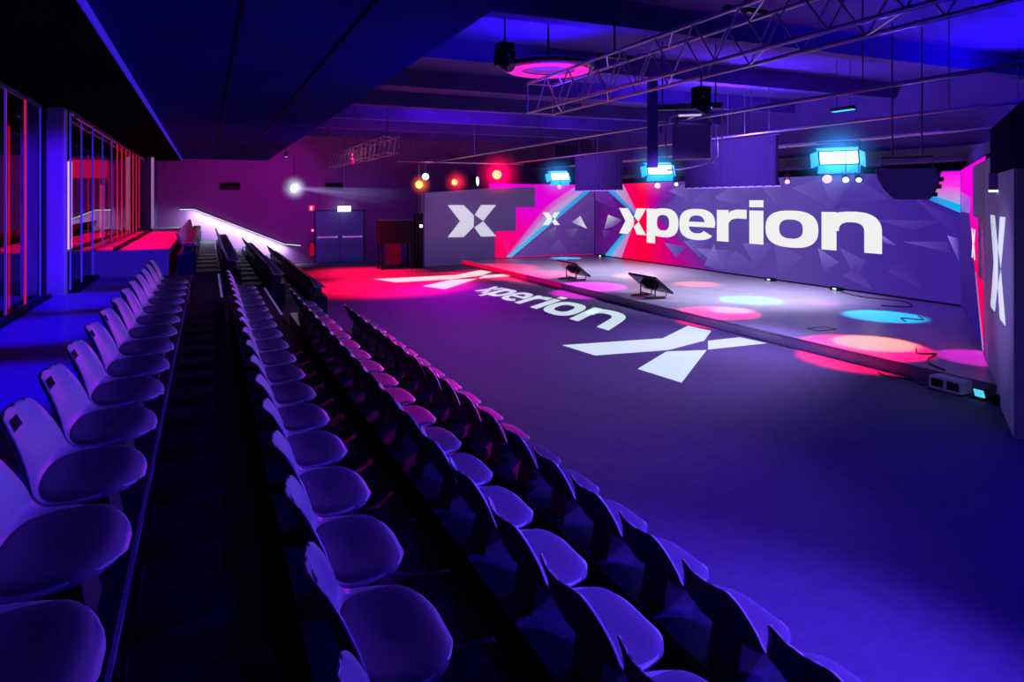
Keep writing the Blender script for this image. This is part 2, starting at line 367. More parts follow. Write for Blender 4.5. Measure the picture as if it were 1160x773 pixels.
# x, z, half width, cross curvature (seat: up, back: forward)
def frontw(x): return 0.268*max(0.0, 1-max(0.0, (x-0.17)/0.283)**2.5)**(1/2.5)
PROF = [(0.4525,0.560,frontw(0.4515),0.0),(0.447,0.566,frontw(0.447),0.001),(0.436,0.571,frontw(0.436),0.003),(0.41,0.575,frontw(0.41),0.006),(0.36,0.574,frontw(0.36),0.012),(0.30,0.567,frontw(0.30),0.018),
        (0.24,0.561,0.266,0.024),(0.18,0.561,0.268,0.028),(0.135,0.573,0.268,0.034),(0.10,0.605,0.264,0.038),(0.078,0.655,0.248,0.042),(0.055,0.71,0.222,0.042),(0.032,0.765,0.196,0.038),
        (0.012,0.81,0.168,0.030),(0.004,0.828,0.138,0.026),(0.002,0.834,0.095,0.022)]
NS, NW = 60, 16
def sx(x): return x if x < 0.10 else 0.10+(x-0.10)*0.885
def shell_pt(t, w, off=0.0):
    x, y, z = raw_pt(t, w, off); return (sx(x), y, z)
def raw_pt(t, w, off=0.0):
    x, z, hw, cc = catmull(PROF, t)
    if x > 0.30: hw = frontw(min(x, 0.4522))
    xa, za, _, _ = catmull(PROF, max(0, t-0.01)); xb, zb, _, _ = catmull(PROF, min(1, t+0.01))
    tx, tz = xb-xa, zb-za; L = math.hypot(tx, tz) or 1; nx, nz = tz/L, -tx/L   # normal towards the sitter
    k = cc*w*w*abs(w)**0.4 + off
    return (x+nx*k, w*hw, z+nz*k)
def make_shell():
    vs, fs = [], []
    for i in range(NS+1):
        for j in range(NW+1): vs.append(shell_pt((i/NS)**1.6, -1+2*j/NW))
    for i in range(NS):
        for j in range(NW):
            a = i*(NW+1)+j; fs.append((a, a+1, a+NW+2, a+NW+1))
    me = bpy.data.meshes.new('seat_shell'); me.from_pydata(vs, [], fs)
    bm = bmesh.new(); bm.from_mesh(me); bmesh.ops.recalc_face_normals(bm, faces=bm.faces)
    bmesh.ops.solidify(bm, geom=list(bm.faces), thickness=0.011)
    bmesh.ops.recalc_face_normals(bm, faces=bm.faces)
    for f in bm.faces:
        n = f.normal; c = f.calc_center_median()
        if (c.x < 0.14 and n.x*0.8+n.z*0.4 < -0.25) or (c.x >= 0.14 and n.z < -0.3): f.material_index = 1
    bm.to_mesh(me); bm.free(); me.materials.append(M['shell']); me.materials.append(M['shellshade'])
    for p in me.polygons: p.use_smooth = True
    return me
SURF = [raw_pt(k/200, 0) for k in range(201)]
SURF = [(p[0], p[2], catmull(PROF, k/200)[3], catmull(PROF, k/200)[2]) for k, p in enumerate(SURF)]
def seat_at(x, y, off):
    best = min((q for q in SURF if q[1] < 0.64), key=lambda q: abs(q[0]-x))
    z = best[1]; w = min(1, abs(y)/max(best[3], 0.05)); return (sx(x), y, z+best[2]*w**2.4*0.9+off)
def make_pad():
    N = 44; vs, fs = [], []
    def at(r, a, off):
        ca, sa = math.cos(a), math.sin(a); e = 2/2.75
        u = r*math.copysign(abs(ca)**e, ca); w = r*math.copysign(abs(sa)**e, sa)
        return seat_at(0.255+u*(0.188 if u > 0 else 0.145), w*0.250, off)
    rings = [(0.02,0.030),(0.2,0.030),(0.4,0.031),(0.6,0.032),(0.75,0.032),(0.84,0.030),(0.90,0.026),(0.945,0.020),(0.975,0.012),(0.985,0.004),(0.985,-0.004)]
    for r, off in rings:
        for i in range(N): vs.append(at(r, 2*PI*i/N, off))
    for k in range(len(rings)-1):
        for i in range(N): fs.append((k*N+i, k*N+(i+1)%N, (k+1)*N+(i+1)%N, (k+1)*N+i))
    fs.append(tuple(range(N)))
    me = bpy.data.meshes.new('seat_pad'); me.from_pydata(vs, [], fs)
    bm = bmesh.new(); bm.from_mesh(me)
    for _ in range(3): bmesh.ops.smooth_vert(bm, verts=[v for v in bm.verts if not v.is_boundary], factor=0.3, use_axis_x=False, use_axis_y=False, use_axis_z=True)
    bmesh.ops.recalc_face_normals(bm, faces=bm.faces); bm.to_mesh(me); bm.free()
    me.materials.append(M['pad'])
    for p in me.polygons: p.use_smooth = True
    return me
proto = thing('shell_chair', 'x', 'chair')
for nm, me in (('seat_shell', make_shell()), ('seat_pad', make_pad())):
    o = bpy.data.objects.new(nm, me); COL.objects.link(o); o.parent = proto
sl = MB()
for side in (0.0035, ):
    g = [[shell_pt(0.80+0.05*a/3, -0.26+0.52*b/6, 0.0135) for b in range(7)] for a in range(4)]
    sl.add([p for r_ in g for p in r_], [(a*7+b, a*7+b+1, a*7+b+8, a*7+b+7) for a in range(3) for b in range(6)])
sl.build('handle_slot', M['black'], proto)
br = MB(); br.prism([(0.14,0.40),(0.34,0.40),(0.31,0.556),(0.17,0.552)], lambda a,b,t: (a,t,b), -0.10, 0.10)
br.build('seat_bracket', M['darksteel'], proto)
first = [True]
def place_chair(x, y, z, label, group):
    if first[0]: o = proto; first[0] = False
    else: o = copy_tree(proto)
    o.location = (x, y, z); o['label'] = label; o['category'] = 'chair'; o['group'] = group
    o.rotation_euler = (0, 0, random.uniform(-0.012, 0.012))
    return o
ROWX = [-0.62, 0.245, 1.15, 2.04]
ROWZ = [1.02, 0.68, 0.34, 0.0]
PITCH = 0.55
near = [(3.30, -3, 10), (2.54, -2, 15), (2.23, -1, 16), (1.94, -1, 17)]
rown = ['top row', 'second row from top', 'third row from top', 'bottom row beside floor']
rowshort = ['top row', 'second row', 'third row', 'bottom row']
for r in range(4):
    y0, a, b = near[r]
    for q, k in enumerate(range(a, b+1)):
        place_chair(ROWX[r], y0+k*PITCH, ROWZ[r], 'grey shell chair in near block, %s, %s from viewer' % (rown[r], ORD[q]), 'near block %s chairs' % rowshort[r])
    for q in range(22):
        y = 15.95+q*PITCH
        place_chair(ROWX[r], y, ROWZ[r], 'small shell chair in far block, %s, %s from cross aisle' % (rown[r], ORD[q]), 'far block %s chairs' % rowshort[r])
def plinth(r, y0, y1, which):
    lab = 'long dark plinth under the %s of the %s seating block' % (rown[r], which)
    p = thing('seat_plinth', lab, 'plinth', (ROWX[r], y0, ROWZ[r]), 'seat plinths')
    L = y1-y0
    MB().box(0.075, 0.385, 0.02, L-0.02, 0.0, 0.385).build('plinth_body', M['plinth'], p)
    MB().box(0.05, 0.398, 0.02, L-0.02, 0.385, 0.40).build('top_board', M['plinth'], p)
    MB().box(0.398, 0.41, 0.02, L-0.02, 0.382, 0.400).build('edge_strip', M['plinthlit' if r == 0 else 'plinth'], p)  # top row only: the lit edge line put into a paler colour
    for y in (0.0, L-0.02): MB().box(0.055, 0.405, y, y+0.02, 0.0, 0.40).build('end_panel', M['plinth'], p)
for r in range(4):
    y0, a, b = near[r]
    plinth(r, y0+a*PITCH-0.35 if r else 0.8, 11.45, 'near'); plinth(r, 15.6, 28.3, 'far')

# ------------------------------------------------------------------ stage
SX0, SX1, SY0, SY1, SZ = 9.26, 15.35, 5.5, 25.55, 0.18
RP = (7.95, 4.5); RD = (7.4/9.114, 5.32/9.114); RN = (-RD[1], RD[0])   # splayed right wall; normal towards the stage
def rw(t, z, o=0.0): return (RP[0]+RD[0]*t+RN[0]*o, RP[1]+RD[1]*t+RN[1]*o, z)
st = thing('stage', 'long low stage with glossy grey floor in front of video walls', 'stage', (SX0, SY1, 0)); st['kind'] = 'structure'
pl = [(SX0, SY1), (SX1+0.1, SY1), (SX1+0.1, 9.82), (SX0, 5.44)]
MB().prism([(x-SX0, y-SY1) for x,y in pl], lambda a,b,t: (a,b,t), 0.0, SZ-0.012).build('stage_base', M['stageside'], st)
MB().prism([(x-SX0-(0.02 if x == SX0 else 0), y-SY1) for x,y in pl], lambda a,b,t: (a,b,t), SZ-0.012, SZ).build('stage_floor', M['stage'], st)
MB().box(-0.03, 0.02, 5.5-SY1, 0, SZ-0.01, SZ+0.006).build('edge_profile', M['stageside'], st)
MB().box(-0.036, -0.03, 19.6-SY1, -0.02, 0.05, SZ+0.004).build('edge_red_glow', emit_mat('edge_glow_red', lin(235,0,70), 1.0), st)  # red light on the stage front put in as an emissive face
MB().box(-0.036, -0.03, 17.2-SY1, 19.6-SY1, 0.05, SZ+0.004).build('edge_red_glow', emit_mat('edge_glow_dim', lin(165,0,95), 1.0), st)  # where that red light fades, a dimmer emissive face
hb = MB().box(10.1,10.55,9.0,9.03,SZ,SZ+0.004); hb.box(10.1,10.55,9.27,9.30,SZ,SZ+0.004); hb.box(10.1,10.13,9.03,9.27,SZ,SZ+0.004); hb.box(10.52,10.55,9.03,9.27,SZ,SZ+0.004)
tag(hb.build('floor_hatch', M['black']), 'small rectangular hatch frame let into the stage floor', 'hatch')

# ---- video walls: image painted as coloured faces of one mesh
class Screen:
    def __init__(s, fn): s.fn = fn; s.v = []; s.f = []; s.c = []; s.layer = 0
    def grid(s, a0, a1, z0, z1, na, nz, colf):
        base = len(s.v)
        for i in range(na+1):
            for j in range(nz+1):
                a = a0+(a1-a0)*i/na; z = z0+(z1-z0)*j/nz; s.v.append(s.fn(a, z, 0.0)); s.c.append(colf(a, z))
        for i in range(na):
            for j in range(nz):
                q = base+i*(nz+1)+j; s.f.append((q, q+1, q+nz+2, q+nz+1))
    def poly(s, pts, cols):
        s.layer += 1; o = 0.002+0.0006*s.layer; base = len(s.v)
        if not isinstance(cols, list): cols = [cols]*len(pts)
        for (a, z), c in zip(pts, cols): s.v.append(s.fn(a, z, o)); s.c.append(lin(*c))
        s.f.append(tuple(range(base, base+len(pts))))
    def build(s, name, parent):
        me = bpy.data.meshes.new(name); me.from_pydata(s.v, [], s.f)
        ca = me.color_attributes.new('Col', 'FLOAT_COLOR', 'POINT')
        for i, c in enumerate(s.c): ca.data[i].color = (*c, 1)
        me.materials.append(M['screen'])
        o = bpy.data.objects.new(name, me); COL.objects.link(o); o.parent = parent; return o
def mix(c1, c2, t):
    t = max(0, min(1, t)); return tuple(a+(b-a)*t for a, b in zip(c1, c2))
def smooth(a, b, x):
    t = max(0, min(1, (x-a)/(b-a))); return t*t*(3-2*t)

# letters: unit boxes, x right, y up, x-height = 1
def ring(x0, x1, y0, y1, tx, ty, a0=0, a1=360, n=40, e=2.6):
    q = []; cx, cyy, rx, ry = (x0+x1)/2, (y0+y1)/2, (x1-x0)/2, (y1-y0)/2
    def p(a, rx, ry):
        c, s = math.cos(a), math.sin(a); return (cx+rx*math.copysign(abs(c)**(2/e), c), cyy+ry*math.copysign(abs(s)**(2/e), s))
    for i in range(n):
        a, b = math.radians(a0+(a1-a0)*i/n), math.radians(a0+(a1-a0)*(i+1)/n)
        q.append([p(a, rx, ry), p(b, rx, ry), p(b, rx-tx, ry-ty), p(a, rx-tx, ry-ty)])
    return q
def rect(x0, x1, y0, y1): return [[(x0,y0),(x1,y0),(x1,y1),(x0,y1)]]
LOGO = [[(0,1),(.32,1),(.53,.67),(.53,.32),(.32,0),(0,0),(.25,.5)], [(.68,1),(1,1),(.725,.5),(.555,.69)], [(.725,.485),(1,0),(.68,0),(.545,.29)]]
GX = [[(0,1),(.33,1),(.545,.66),(.545,.33),(.33,0),(0,0),(.25,.5)], [(.67,1),(1,1),(.73,.5),(.57,.69)], [(.73,.48),(1,0),(.67,0),(.56,.29)]]
GLY = {
 'x': GX,
 'p': rect(0,.27,-.27,1)+ring(.06,1,-.02,1.02,.27,.24),
 'e': ring(0,1,-.02,1.02,.27,.22,0,322)+rect(.2,.985,.42,.585),
 'r': rect(0,.40,0,1)+[[(.36,.50),(.36,.86),(.48,.97),(.66,1.02),(.66,.75),(.50,.70),(.42,.62)],[(.66,1.02),(1,1.02),(1,.74),(.66,.75)]],
 'i': rect(0,1,0,1)+rect(0,1,1.10,1.31),
 'o': ring(0,1,-.02,1.02,.27,.25),
 'n': rect(0,.26,0,1)+ring(.03,1,0.0,1.02,.27,.27,0,180)+rect(.73,1,0,.52),
}
def glyph_mesh(polys, fn, thick=0.0):
    m = MB()
    for p in polys:
        n_ = len(p)
        if thick: m.prism(p, fn, 0.0, thick)
        else: m.add([fn(a, b, 0.0) for a, b in p], [tuple(range(n_))])
    return m

# long back wall: s = Y (left 25.6 .. right 9.82)
vw = thing('video_wall', 'long video wall with violet facets and huge white lettering behind the stage', 'video wall', (0,0,0))
bfn = lambda a, z, o: (SX1-0.02-o, a, z)
def bcol(y, z):
    c = (86, 66, 156)
    c = mix(c, (94, 74, 172), smooth(0.5, 3, z)*0.8)
    c = mix(c, (58, 32, 146), smooth(15, 10, y))
    c = mix(c, (92, 22, 130), smooth(19.5, 22.5, y))
    c = mix(c, (74, 20, 112), smooth(24.2, 25.6, y))
    return lin(*c)
S = Screen(bfn)
S.grid(9.80, 25.55, 0.22, 3.22, 90, 16, bcol)
V = (96, 24, 140)
S.poly([(25.5,2.55),(25.5,3.2),(24.6,3.2),(23.6,2.1)], [(96,40,150),(120,60,170),(110,50,165),(90,24,140)])
S.poly([(25.0,3.2),(24.35,3.2),(22.45,2.1),(22.5,1.95)], [(30,150,220),(70,170,230),(90,150,230),(60,110,210)])
S.poly([(24.35,3.2),(23.35,3.2),(22.2,2.06),(22.45,2.05)], [(190,180,220),(190,150,215),(220,60,170),(150,140,215)])
S.poly([(22.45,1.85),(24.75,0.22),(24.2,0.22),(22.3,1.82)], [(50,150,225),(40,160,230),(80,190,235),(120,150,225)])
S.poly([(22.3,1.86),(24.2,0.22),(23.4,0.22),(22.1,1.82)], [(190,120,200),(170,160,215),(200,130,200),(230,40,140)])
S.poly([(23.35,3.22),(21.9,3.22),(21.85,2.05),(22.3,2.05)], [(235,0,110),(255,0,60),(255,0,60),(250,0,80)])
S.poly([(21.9,3.22),(20.4,3.22),(21.5,2.05),(21.85,2.05)], [(255,0,60),(150,10,170),(190,0,150),(255,0,60)])
S.poly([(20.4,3.22),(18.9,3.22),(21.2,2.0),(21.5,2.05)], [(150,10,170),(84,54,158),(96,40,150),(190,0,150)])
S.poly([(22.3,2.05),(21.85,2.05),(21.7,0.22),(23.45,0.22)], [(250,0,80),(255,0,60),(255,0,60),(255,0,95)])
S.poly([(21.85,2.05),(21.5,2.05),(19.7,0.22),(21.7,0.22)], [(255,0,60),(190,0,150),(180,0,140),(255,0,60)])
S.poly([(21.5,2.05),(21.2,2.0),(17.9,0.22),(19.7,0.22)], [(190,0,150),(96,40,150),(80,40,150),(180,0,140)])
S.poly([(24.45,1.95),(23.45,1.75),(24.75,1.34)], [(205,200,225),(110,60,160),(120,90,170)])
S.poly([(23.45,1.75),(23.9,1.5),(24.75,1.34)], [(130,80,170),(90,30,140),(150,120,190)])
S.poly([(24.9,1.3),(24.2,1.25),(24.8,0.9)], [(96,70,150),(80,30,130),(90,40,140)])
TR = [((18.0,2.6),(16.9,3.1),(16.2,2.35),24),((16.9,3.1),(15.4,3.2),(16.2,2.35),14),((14.6,2.9),(13.6,3.15),(13.2,2.3),20),((13.6,3.15),(12.5,3.2),(13.2,2.3),34),
 ((12.5,3.15),(11.6,2.6),(13.2,2.3),10),((19.5,1.1),(18.6,0.6),(18.2,1.3),24),((18.8,0.9),(17.6,0.28),(16.9,0.95),30),((16.9,0.95),(17.6,0.28),(15.9,0.5),12),((17.9,1.1),(18.4,0.35),(17.6,0.28),36),
 ((16.6,1.2),(15.3,1.3),(16.0,0.5),18),((15.3,1.3),(14.2,0.95),(15.1,0.25),10),((13.7,1.25),(13.0,0.9),(13.5,0.6),40),((13.0,1.3),(12.2,1.0),(12.5,0.55),26),((12.1,1.9),(11.35,1.45),(11.85,1.5),80),
 ((11.9,2.05),(10.9,1.85),(10.1,2.1),22),((11.2,1.55),(10.1,1.6),(10.0,1.35),34),((12.9,0.55),(12.0,0.3),(12.5,0.85),16),((20.3,2.9),(19.3,3.15),(19.0,2.45),26),((19.0,2.5),(18.2,3.0),(17.6,2.45),12),
 ((10.9,2.6),(10.0,2.2),(9.85,1.7),14),((20.6,1.0),(19.9,0.5),(19.4,0.9),26),((14.9,2.0),(14.3,2.5),(13.9,1.8),10),((15.9,3.1),(15.2,2.4),(14.9,3.15),20),((10.1,1.75),(9.84,1.2),(9.84,1.7),70),((11.6,0.8),(10.7,0.45),(11.1,1.1),10)]
for a, b, c, k in TR:
    k = int(k*1.3)
    yc = (a[0]+b[0]+c[0])/3; base = bcol(yc, 1.6)
    inv = lambda q: int(255*(12.92*q if q <= 0.0031308 else 1.055*q**(1/2.4)-0.055))
    B = tuple(inv(q) for q in base)
    S.poly([a, b, c], [tuple(min(255, int(q+k*f)) for q in B) for f in (1.0, 0.35, 0.0)])
S.poly([(10.60,3.2),(9.80,3.2),(9.80,2.83),(10.58,2.94)], [(250,0,225),(255,0,240),(255,60,235),(240,40,220)])
S.poly([(10.58,2.94),(9.80,2.83),(9.80,2.45),(10.56,2.70)], [(240,40,220),(240,90,230),(160,175,225),(150,150,215)])
S.poly([(10.56,2.70),(9.80,2.45),(9.80,2.27),(10.55,2.57)], [(60,130,225),(0,180,245),(0,190,250),(50,120,215)])
S.build('screen', vw)
for ch, y0, y1 in (('x',23.52,21.66),('p',21.61,19.72),('e',19.65,17.79),('r',17.70,16.36),('i',16.23,15.66),('o',15.56,13.64),('n',13.52,11.71)):
    glyph_mesh(GLY[ch], lambda a, b, t, y0=y0, y1=y1: (SX1-0.08-t, y0+(y1-y0)*a, 1.215+1.02*b), 0.015).build('letter_'+ch, M['white'], vw)
MB().box(SX1, SX1+0.1, 9.7, 25.7, 0.0, 3.24).build('wall_frame', M['black'], vw)
MB().box(SX1-0.04, SX1, 9.82, 25.5, 0.18, 0.22).build('floor_rail', M['black'], vw)

# left wall: a = X (7.6 .. 15.35)
YL = 25.6
vl = thing('video_wall', 'video wall at far left stage end with pink image and pale beams', 'video wall', (0,0,0))
S = Screen(lambda a, z, o: (a, YL-0.02-o, z))
S.grid(10.4, SX1-0.03, 0.20, 3.22, 40, 14, lambda x, z: lin(*mix((255, 0, 105), (225, 0, 215), smooth(0.5, 2.8, z+0.25*(x-11)))))
S.poly([(10.4,0.2),(11.2,0.2),(11.35,0.75),(10.6,1.3),(10.4,1.3)], [(255,0,80),(250,0,100),(240,20,150),(255,0,100),(255,0,90)])
S.poly([(11.1,0.22),(11.35,0.22),(15.1,3.1),(14.3,3.1),(12.95,2.3)], [(210,30,170),(170,140,210),(170,140,205),(215,110,210),(225,20,190)])
S.poly([(11.35,0.3),(11.6,0.5),(15.1,3.05),(14.7,3.05),(13.2,2.15)], [(190,120,200),(170,160,215),(130,130,200),(185,160,215),(190,140,210)])
S.poly([(11.18,0.22),(11.4,0.22),(15.32,3.08),(15.0,3.08)], [(60,190,235),(90,190,235),(40,140,215),(60,150,225)])
S.poly([(11.4,0.22),(SX1-0.03,0.22),(SX1-0.03,3.09)], [(100,60,150),(60,32,110),(96,60,150)])
S.poly([(14.19,1.61),(14.63,1.88),(14.95,1.33)], [(130,120,170),(200,195,215),(225,225,235)])
S.poly([(12.6,1.0),(13.5,1.5),(13.3,0.8)], [(90,60,140),(120,95,165),(80,50,130)])
S.poly([(13.9,1.3),(14.5,1.35),(14.2,0.8)], [(90,65,140),(110,85,155),(75,45,125)])
S.poly([(13.6,0.9),(14.1,0.25),(12.9,0.3)], [(100,70,150),(76,46,126),(84,56,136)])
S.build('screen', vl)
MB().box(10.3, SX1, YL, YL+0.1, 0.0, 3.24).build('wall_frame', M['black'], vl)
lg = tag(glyph_mesh(LOGO, lambda a, b, t: (12.79+0.80*a, YL-0.09-t, 1.51+0.53*b), 0.01).build('video_logo', M['white'], vl), None, None)
for k in ('label', 'category'): del lg[k]
# stepped dark panel with the big X beside it
pn = thing('stepped_panel', 'dark stepped panel with a large white cross emblem at far left of stage', 'panel', (0,0,0))
stp = [(7.66,0.0),(10.60,0.0),(10.60,1.30),(11.52,1.30),(11.52,2.26),(12.40,2.26),(12.40,3.10),(10.4,3.04),(7.66,2.83)]
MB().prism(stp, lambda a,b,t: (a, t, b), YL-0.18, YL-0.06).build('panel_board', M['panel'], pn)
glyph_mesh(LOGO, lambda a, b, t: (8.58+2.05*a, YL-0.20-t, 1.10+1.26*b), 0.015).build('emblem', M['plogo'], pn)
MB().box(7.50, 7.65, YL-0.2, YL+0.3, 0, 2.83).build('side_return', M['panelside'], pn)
# right splayed wall
vr = thing('video_wall', 'narrow video wall at right stage end glowing pink and red', 'video wall', (0,0,0))
S = Screen(lambda a, z, o: rw(a, z, o*0.4))
S.grid(3.4, 9.1, 0.20, 3.22, 40, 14, lambda t, z: lin(*mix((255, 0, 85), (255, 0, 225), smooth(1.0, 2.8, z))))
S.poly([(9.1,0.2),(3.9,0.2),(5.2,1.2),(6.6,2.3),(9.1,2.3)], [(48,22,120),(40,20,120),(54,26,130),(70,40,140),(66,40,140)])
S.poly([(9.1,2.3),(6.6,2.3),(6.2,2.6),(9.1,2.75)], [(70,120,220),(150,110,220),(200,60,220),(220,80,230)])
S.poly([(3.9,0.2),(3.55,0.2),(5.0,1.3),(5.3,1.3)], [(170,150,215),(190,90,190),(200,40,170),(150,120,200)])
S.build('screen', vr)
MB().prism([(3.3,0.0),(9.2,0.0),(9.2,3.24),(3.3,3.24)], lambda a,b,t: rw(a,b,t), -0.1, -0.01).build('wall_frame', M['black'], vr)
glyph_mesh(LOGO, lambda a, b, t: rw(5.95-0.80*a, 1.51+0.53*b, 0.006+t), 0.003).build('video_logo', M['white'], vr)
pr = thing('stepped_panel', 'dark stepped panel with a narrow-looking white cross emblem at right of stage', 'panel', (0,0,0))
stp = [(-0.02,0.0),(3.55,0.0),(3.55,1.30),(4.5,1.30),(4.5,2.26),(5.6,2.26),(5.6,3.15),(2.1,3.15),(2.1,2.89),(-0.02,2.89)]
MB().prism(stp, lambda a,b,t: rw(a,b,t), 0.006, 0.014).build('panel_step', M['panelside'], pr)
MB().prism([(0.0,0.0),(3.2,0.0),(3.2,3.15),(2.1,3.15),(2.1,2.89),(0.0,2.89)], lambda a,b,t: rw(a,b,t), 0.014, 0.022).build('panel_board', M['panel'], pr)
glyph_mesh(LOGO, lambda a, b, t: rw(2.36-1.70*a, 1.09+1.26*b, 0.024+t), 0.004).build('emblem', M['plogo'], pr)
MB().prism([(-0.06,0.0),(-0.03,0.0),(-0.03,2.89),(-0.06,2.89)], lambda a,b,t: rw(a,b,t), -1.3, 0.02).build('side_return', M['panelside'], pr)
struct(MB().prism([(-1.6,2.90),(2.0,2.90),(2.0,3.5),(-1.6,3.5)], lambda a,b,t: rw(a,b,t), -1.4, 0.06).build('ceiling_bulkhead', M['bulk']), 'dark bulkhead above the right stepped panel', 'bulkhead')
struct(MB().prism([(2.2,3.26),(9.1,3.26),(9.1,3.5),(2.2,3.5)], lambda a,b,t: rw(a,b,t), -0.3, -0.1).build('wall_splay', M['wall']), 'dark wall above the right video wall', 'wall')
# small pink vertical sign under the bulkhead
sg = thing('clip_light', 'small pink edged clip light hanging under the bulkhead above the emblem', 'light', rw(1.5, 2.90, 0.06))
MB().box(-0.025,0.025,-0.05,0.05,-0.22,0.0).build('housing', M['fixture'], sg); MB().box(-0.026,0.026,-0.052,0.052,-0.245,-0.22).build('lens', M['palelamp'], sg)

# ------------------------------------------------------------------ floor projections (projected white light put in as thin glowing shapes)
def homog(q):
    """unit square -> quad BL,BR,TR,TL"""
    (x0,y0),(x1,y1),(x2,y2),(x3,y3) = q
    dx1,dx2,dx3 = x1-x2, x3-x2, x0-x1+x2-x3; dy1,dy2,dy3 = y1-y2, y3-y2, y0-y1+y2-y3
    den = dx1*dy2-dx2*dy1; g = (dx3*dy2-dx2*dy3)/den; h = (dx1*dy3-dx3*dy1)/den
    a,b,c = x1-x0+g*x1, x3-x0+h*x3, x0; d,e,f = y1-y0+g*y1, y3-y0+h*y3, y0
    return lambda u, v: ((a*u+b*v+c)/(g*u+h*v+1), (d*u+e*v+f)/(g*u+h*v+1))
def floor_projection(name, polys, q, label, parent=None):
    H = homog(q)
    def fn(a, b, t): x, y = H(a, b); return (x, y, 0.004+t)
    o = glyph_mesh(polys, fn).build(name, M['fprojected'], parent)
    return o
o = floor_projection('projected_emblem', LOGO, [(4.89,21.96),(6.2,18.6),(9.51,20.97),(9.08,23.2)], ''); tag(o, 'far cross emblem of projected white light on the red lit floor', 'floor marking')
o = floor_projection('projected_emblem', LOGO, [(5.69,10.59),(6.04,7.73),(9.1,9.24),(8.9,11.19)], ''); tag(o, 'large near cross emblem of projected white light on the violet floor', 'floor marking')
tx = thing('projected_lettering', 'lettering of projected white light on the floor between two cross emblems', 'floor marking', (0,0,0))
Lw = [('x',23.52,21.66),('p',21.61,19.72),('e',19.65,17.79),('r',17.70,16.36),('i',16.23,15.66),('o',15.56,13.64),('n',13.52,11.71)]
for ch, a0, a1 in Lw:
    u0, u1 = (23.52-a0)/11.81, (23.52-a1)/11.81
    floor_projection('letter_'+ch, [[(u0+(u1-u0)*x, y) for x, y in p] for p in GLY[ch]], [(6.87,18.01),(7.16,11.41),(8.58,12.72),(7.78,18.67)], '', tx)

# ------------------------------------------------------------------ stage monitors
def monitor(x, y, lab, w=1.15):
    t = thing('stage_monitor', lab, 'monitor', (x, y, SZ), 'tilted stage monitors')
    ang = math.radians(38); ux = (math.cos(ang), 0, -math.sin(ang)); uz = (math.sin(ang), 0, math.cos(ang))
    c = Vector((0.05, 0, 0.33))
    MB().obox(c, ux, (0,1,0), uz, 0.33, w/2, 0.025).build('screen_body', M['blackgloss'], t, bevel=0.008)
    MB().obox(c+Vector(uz)*0.027, ux, (0,1,0), uz, 0.315, w/2-0.02, 0.002).build('display', M['black'], t)
    MB().obox(c-Vector(uz)*0.055, ux, (0,1,0), uz, 0.12, 0.2, 0.03).build('back_box', M['black'], t)
    for sy in (-0.3, 0.3):
        MB().tube([(-0.30,sy,0.02),(0.30,sy,0.02),(0.30,sy,0.10)],0.018,n=6).build('foot', M['darksteel'], t)
        MB().tube([(-0.02,sy,0.02),(-0.02,sy,0.33)],0.016,n=6).build('strut', M['darksteel'], t)
    MB().tube([(-0.02,-0.3,0.08),(-0.02,0.3,0.08)],0.014,n=6).build('crossbar', M['darksteel'], t)
monitor(9.95, 17.9, 'tilted black monitor on the far stage edge, red light behind it')
monitor(9.90, 13.95, 'tilted black monitor on the stage edge nearer the viewer')

# ------------------------------------------------------------------ trusses
def truss(y0, y1, X, Z, w, hgt, label, r=0.02, step=0.5, bracer=0.009):
    t = thing('lighting_truss', label, 'truss', (X, y0, Z), 'box trusses'); L = y1-y0
    for x in (0, w):
        for z in (0, hgt): MB().cyl((x,0,z),(x,L,z),r,n=10).build('chord', M['steel'], t, smooth=True)
    nb = int(L/step); br = {}
    def brace(p, q):
        MB().cyl(p, q, bracer, n=6, caps=False).build('brace', M['steel'], t, smooth=True)
    for i in range(nb):
        a, b = i*step, (i+1)*step; m = (a+b)/2
        for x in (0, w): brace((x,a,0),(x,m,hgt)); brace((x,m,hgt),(x,b,0))
        if i % 2 == 0: brace((0,a,0),(w,b,0)); brace((0,a,hgt),(w,b,hgt))
    for y in (0, L):
        for x in (0, w): brace((x,y,0),(x,y,hgt))
        for z in (0, hgt): brace((0,y,z),(w,y,z))
    for y in (0.4, L/2, L-2.0):
        MB().cyl((w/2,y,hgt),(w/2,y,5.35-Z if X > 2.2 else 0.3),0.014,n=6).build('hanging_chain', M['darksteel'], t)
        MB().box(-0.03,w+0.03,y-0.03,y+0.03,hgt+0.01,hgt+0.05).build('hanging_clamp', M['darksteel'], t)
truss(0.6, 8.95, 4.24, 3.82, 0.41, 0.42, 'long box truss under ceiling running towards the top right corner', step=0.62)
truss(17.8, 26.6, 4.24, 3.82, 0.41, 0.42, 'small distant box truss in the dark left of the red lamps', step=0.62)
# battens (lighting pipes)
for x, z, y0, y1, lab in ((7.6,3.95,1.0,25,'long lighting pipe nearest the truss under the ceiling'),(10.5,3.95,2.0,25,'middle long lighting pipe under the ceiling above stage edge'),
                      (13.8,3.95,3.0,25.4,'long lighting pipe under the ceiling nearest the video wall')):
    b = thing('lighting_pipe', lab, 'pipe', (x, y0, z), 'long lighting pipes'); L = y1-y0
    MB().cyl((0,0,0),(0,L,0),0.028,n=10).build('pipe', M['steel'], b, smooth=True)
    for k in range(6):
        yy = 0.5+k*(L-1)/5; MB().cyl((0,yy,0.02),(0,yy,1.385),0.009,n=6).build('drop_rod', M['darksteel'], b)
b = thing('lamp_batten', 'lower pipe carrying the cyan lamps above the stage', 'pipe', (12.0, 8.0, 3.80))
MB().cyl((0,0,0),(0,17,0),0.025,n=10).build('pipe', M['steel'], b, smooth=True)
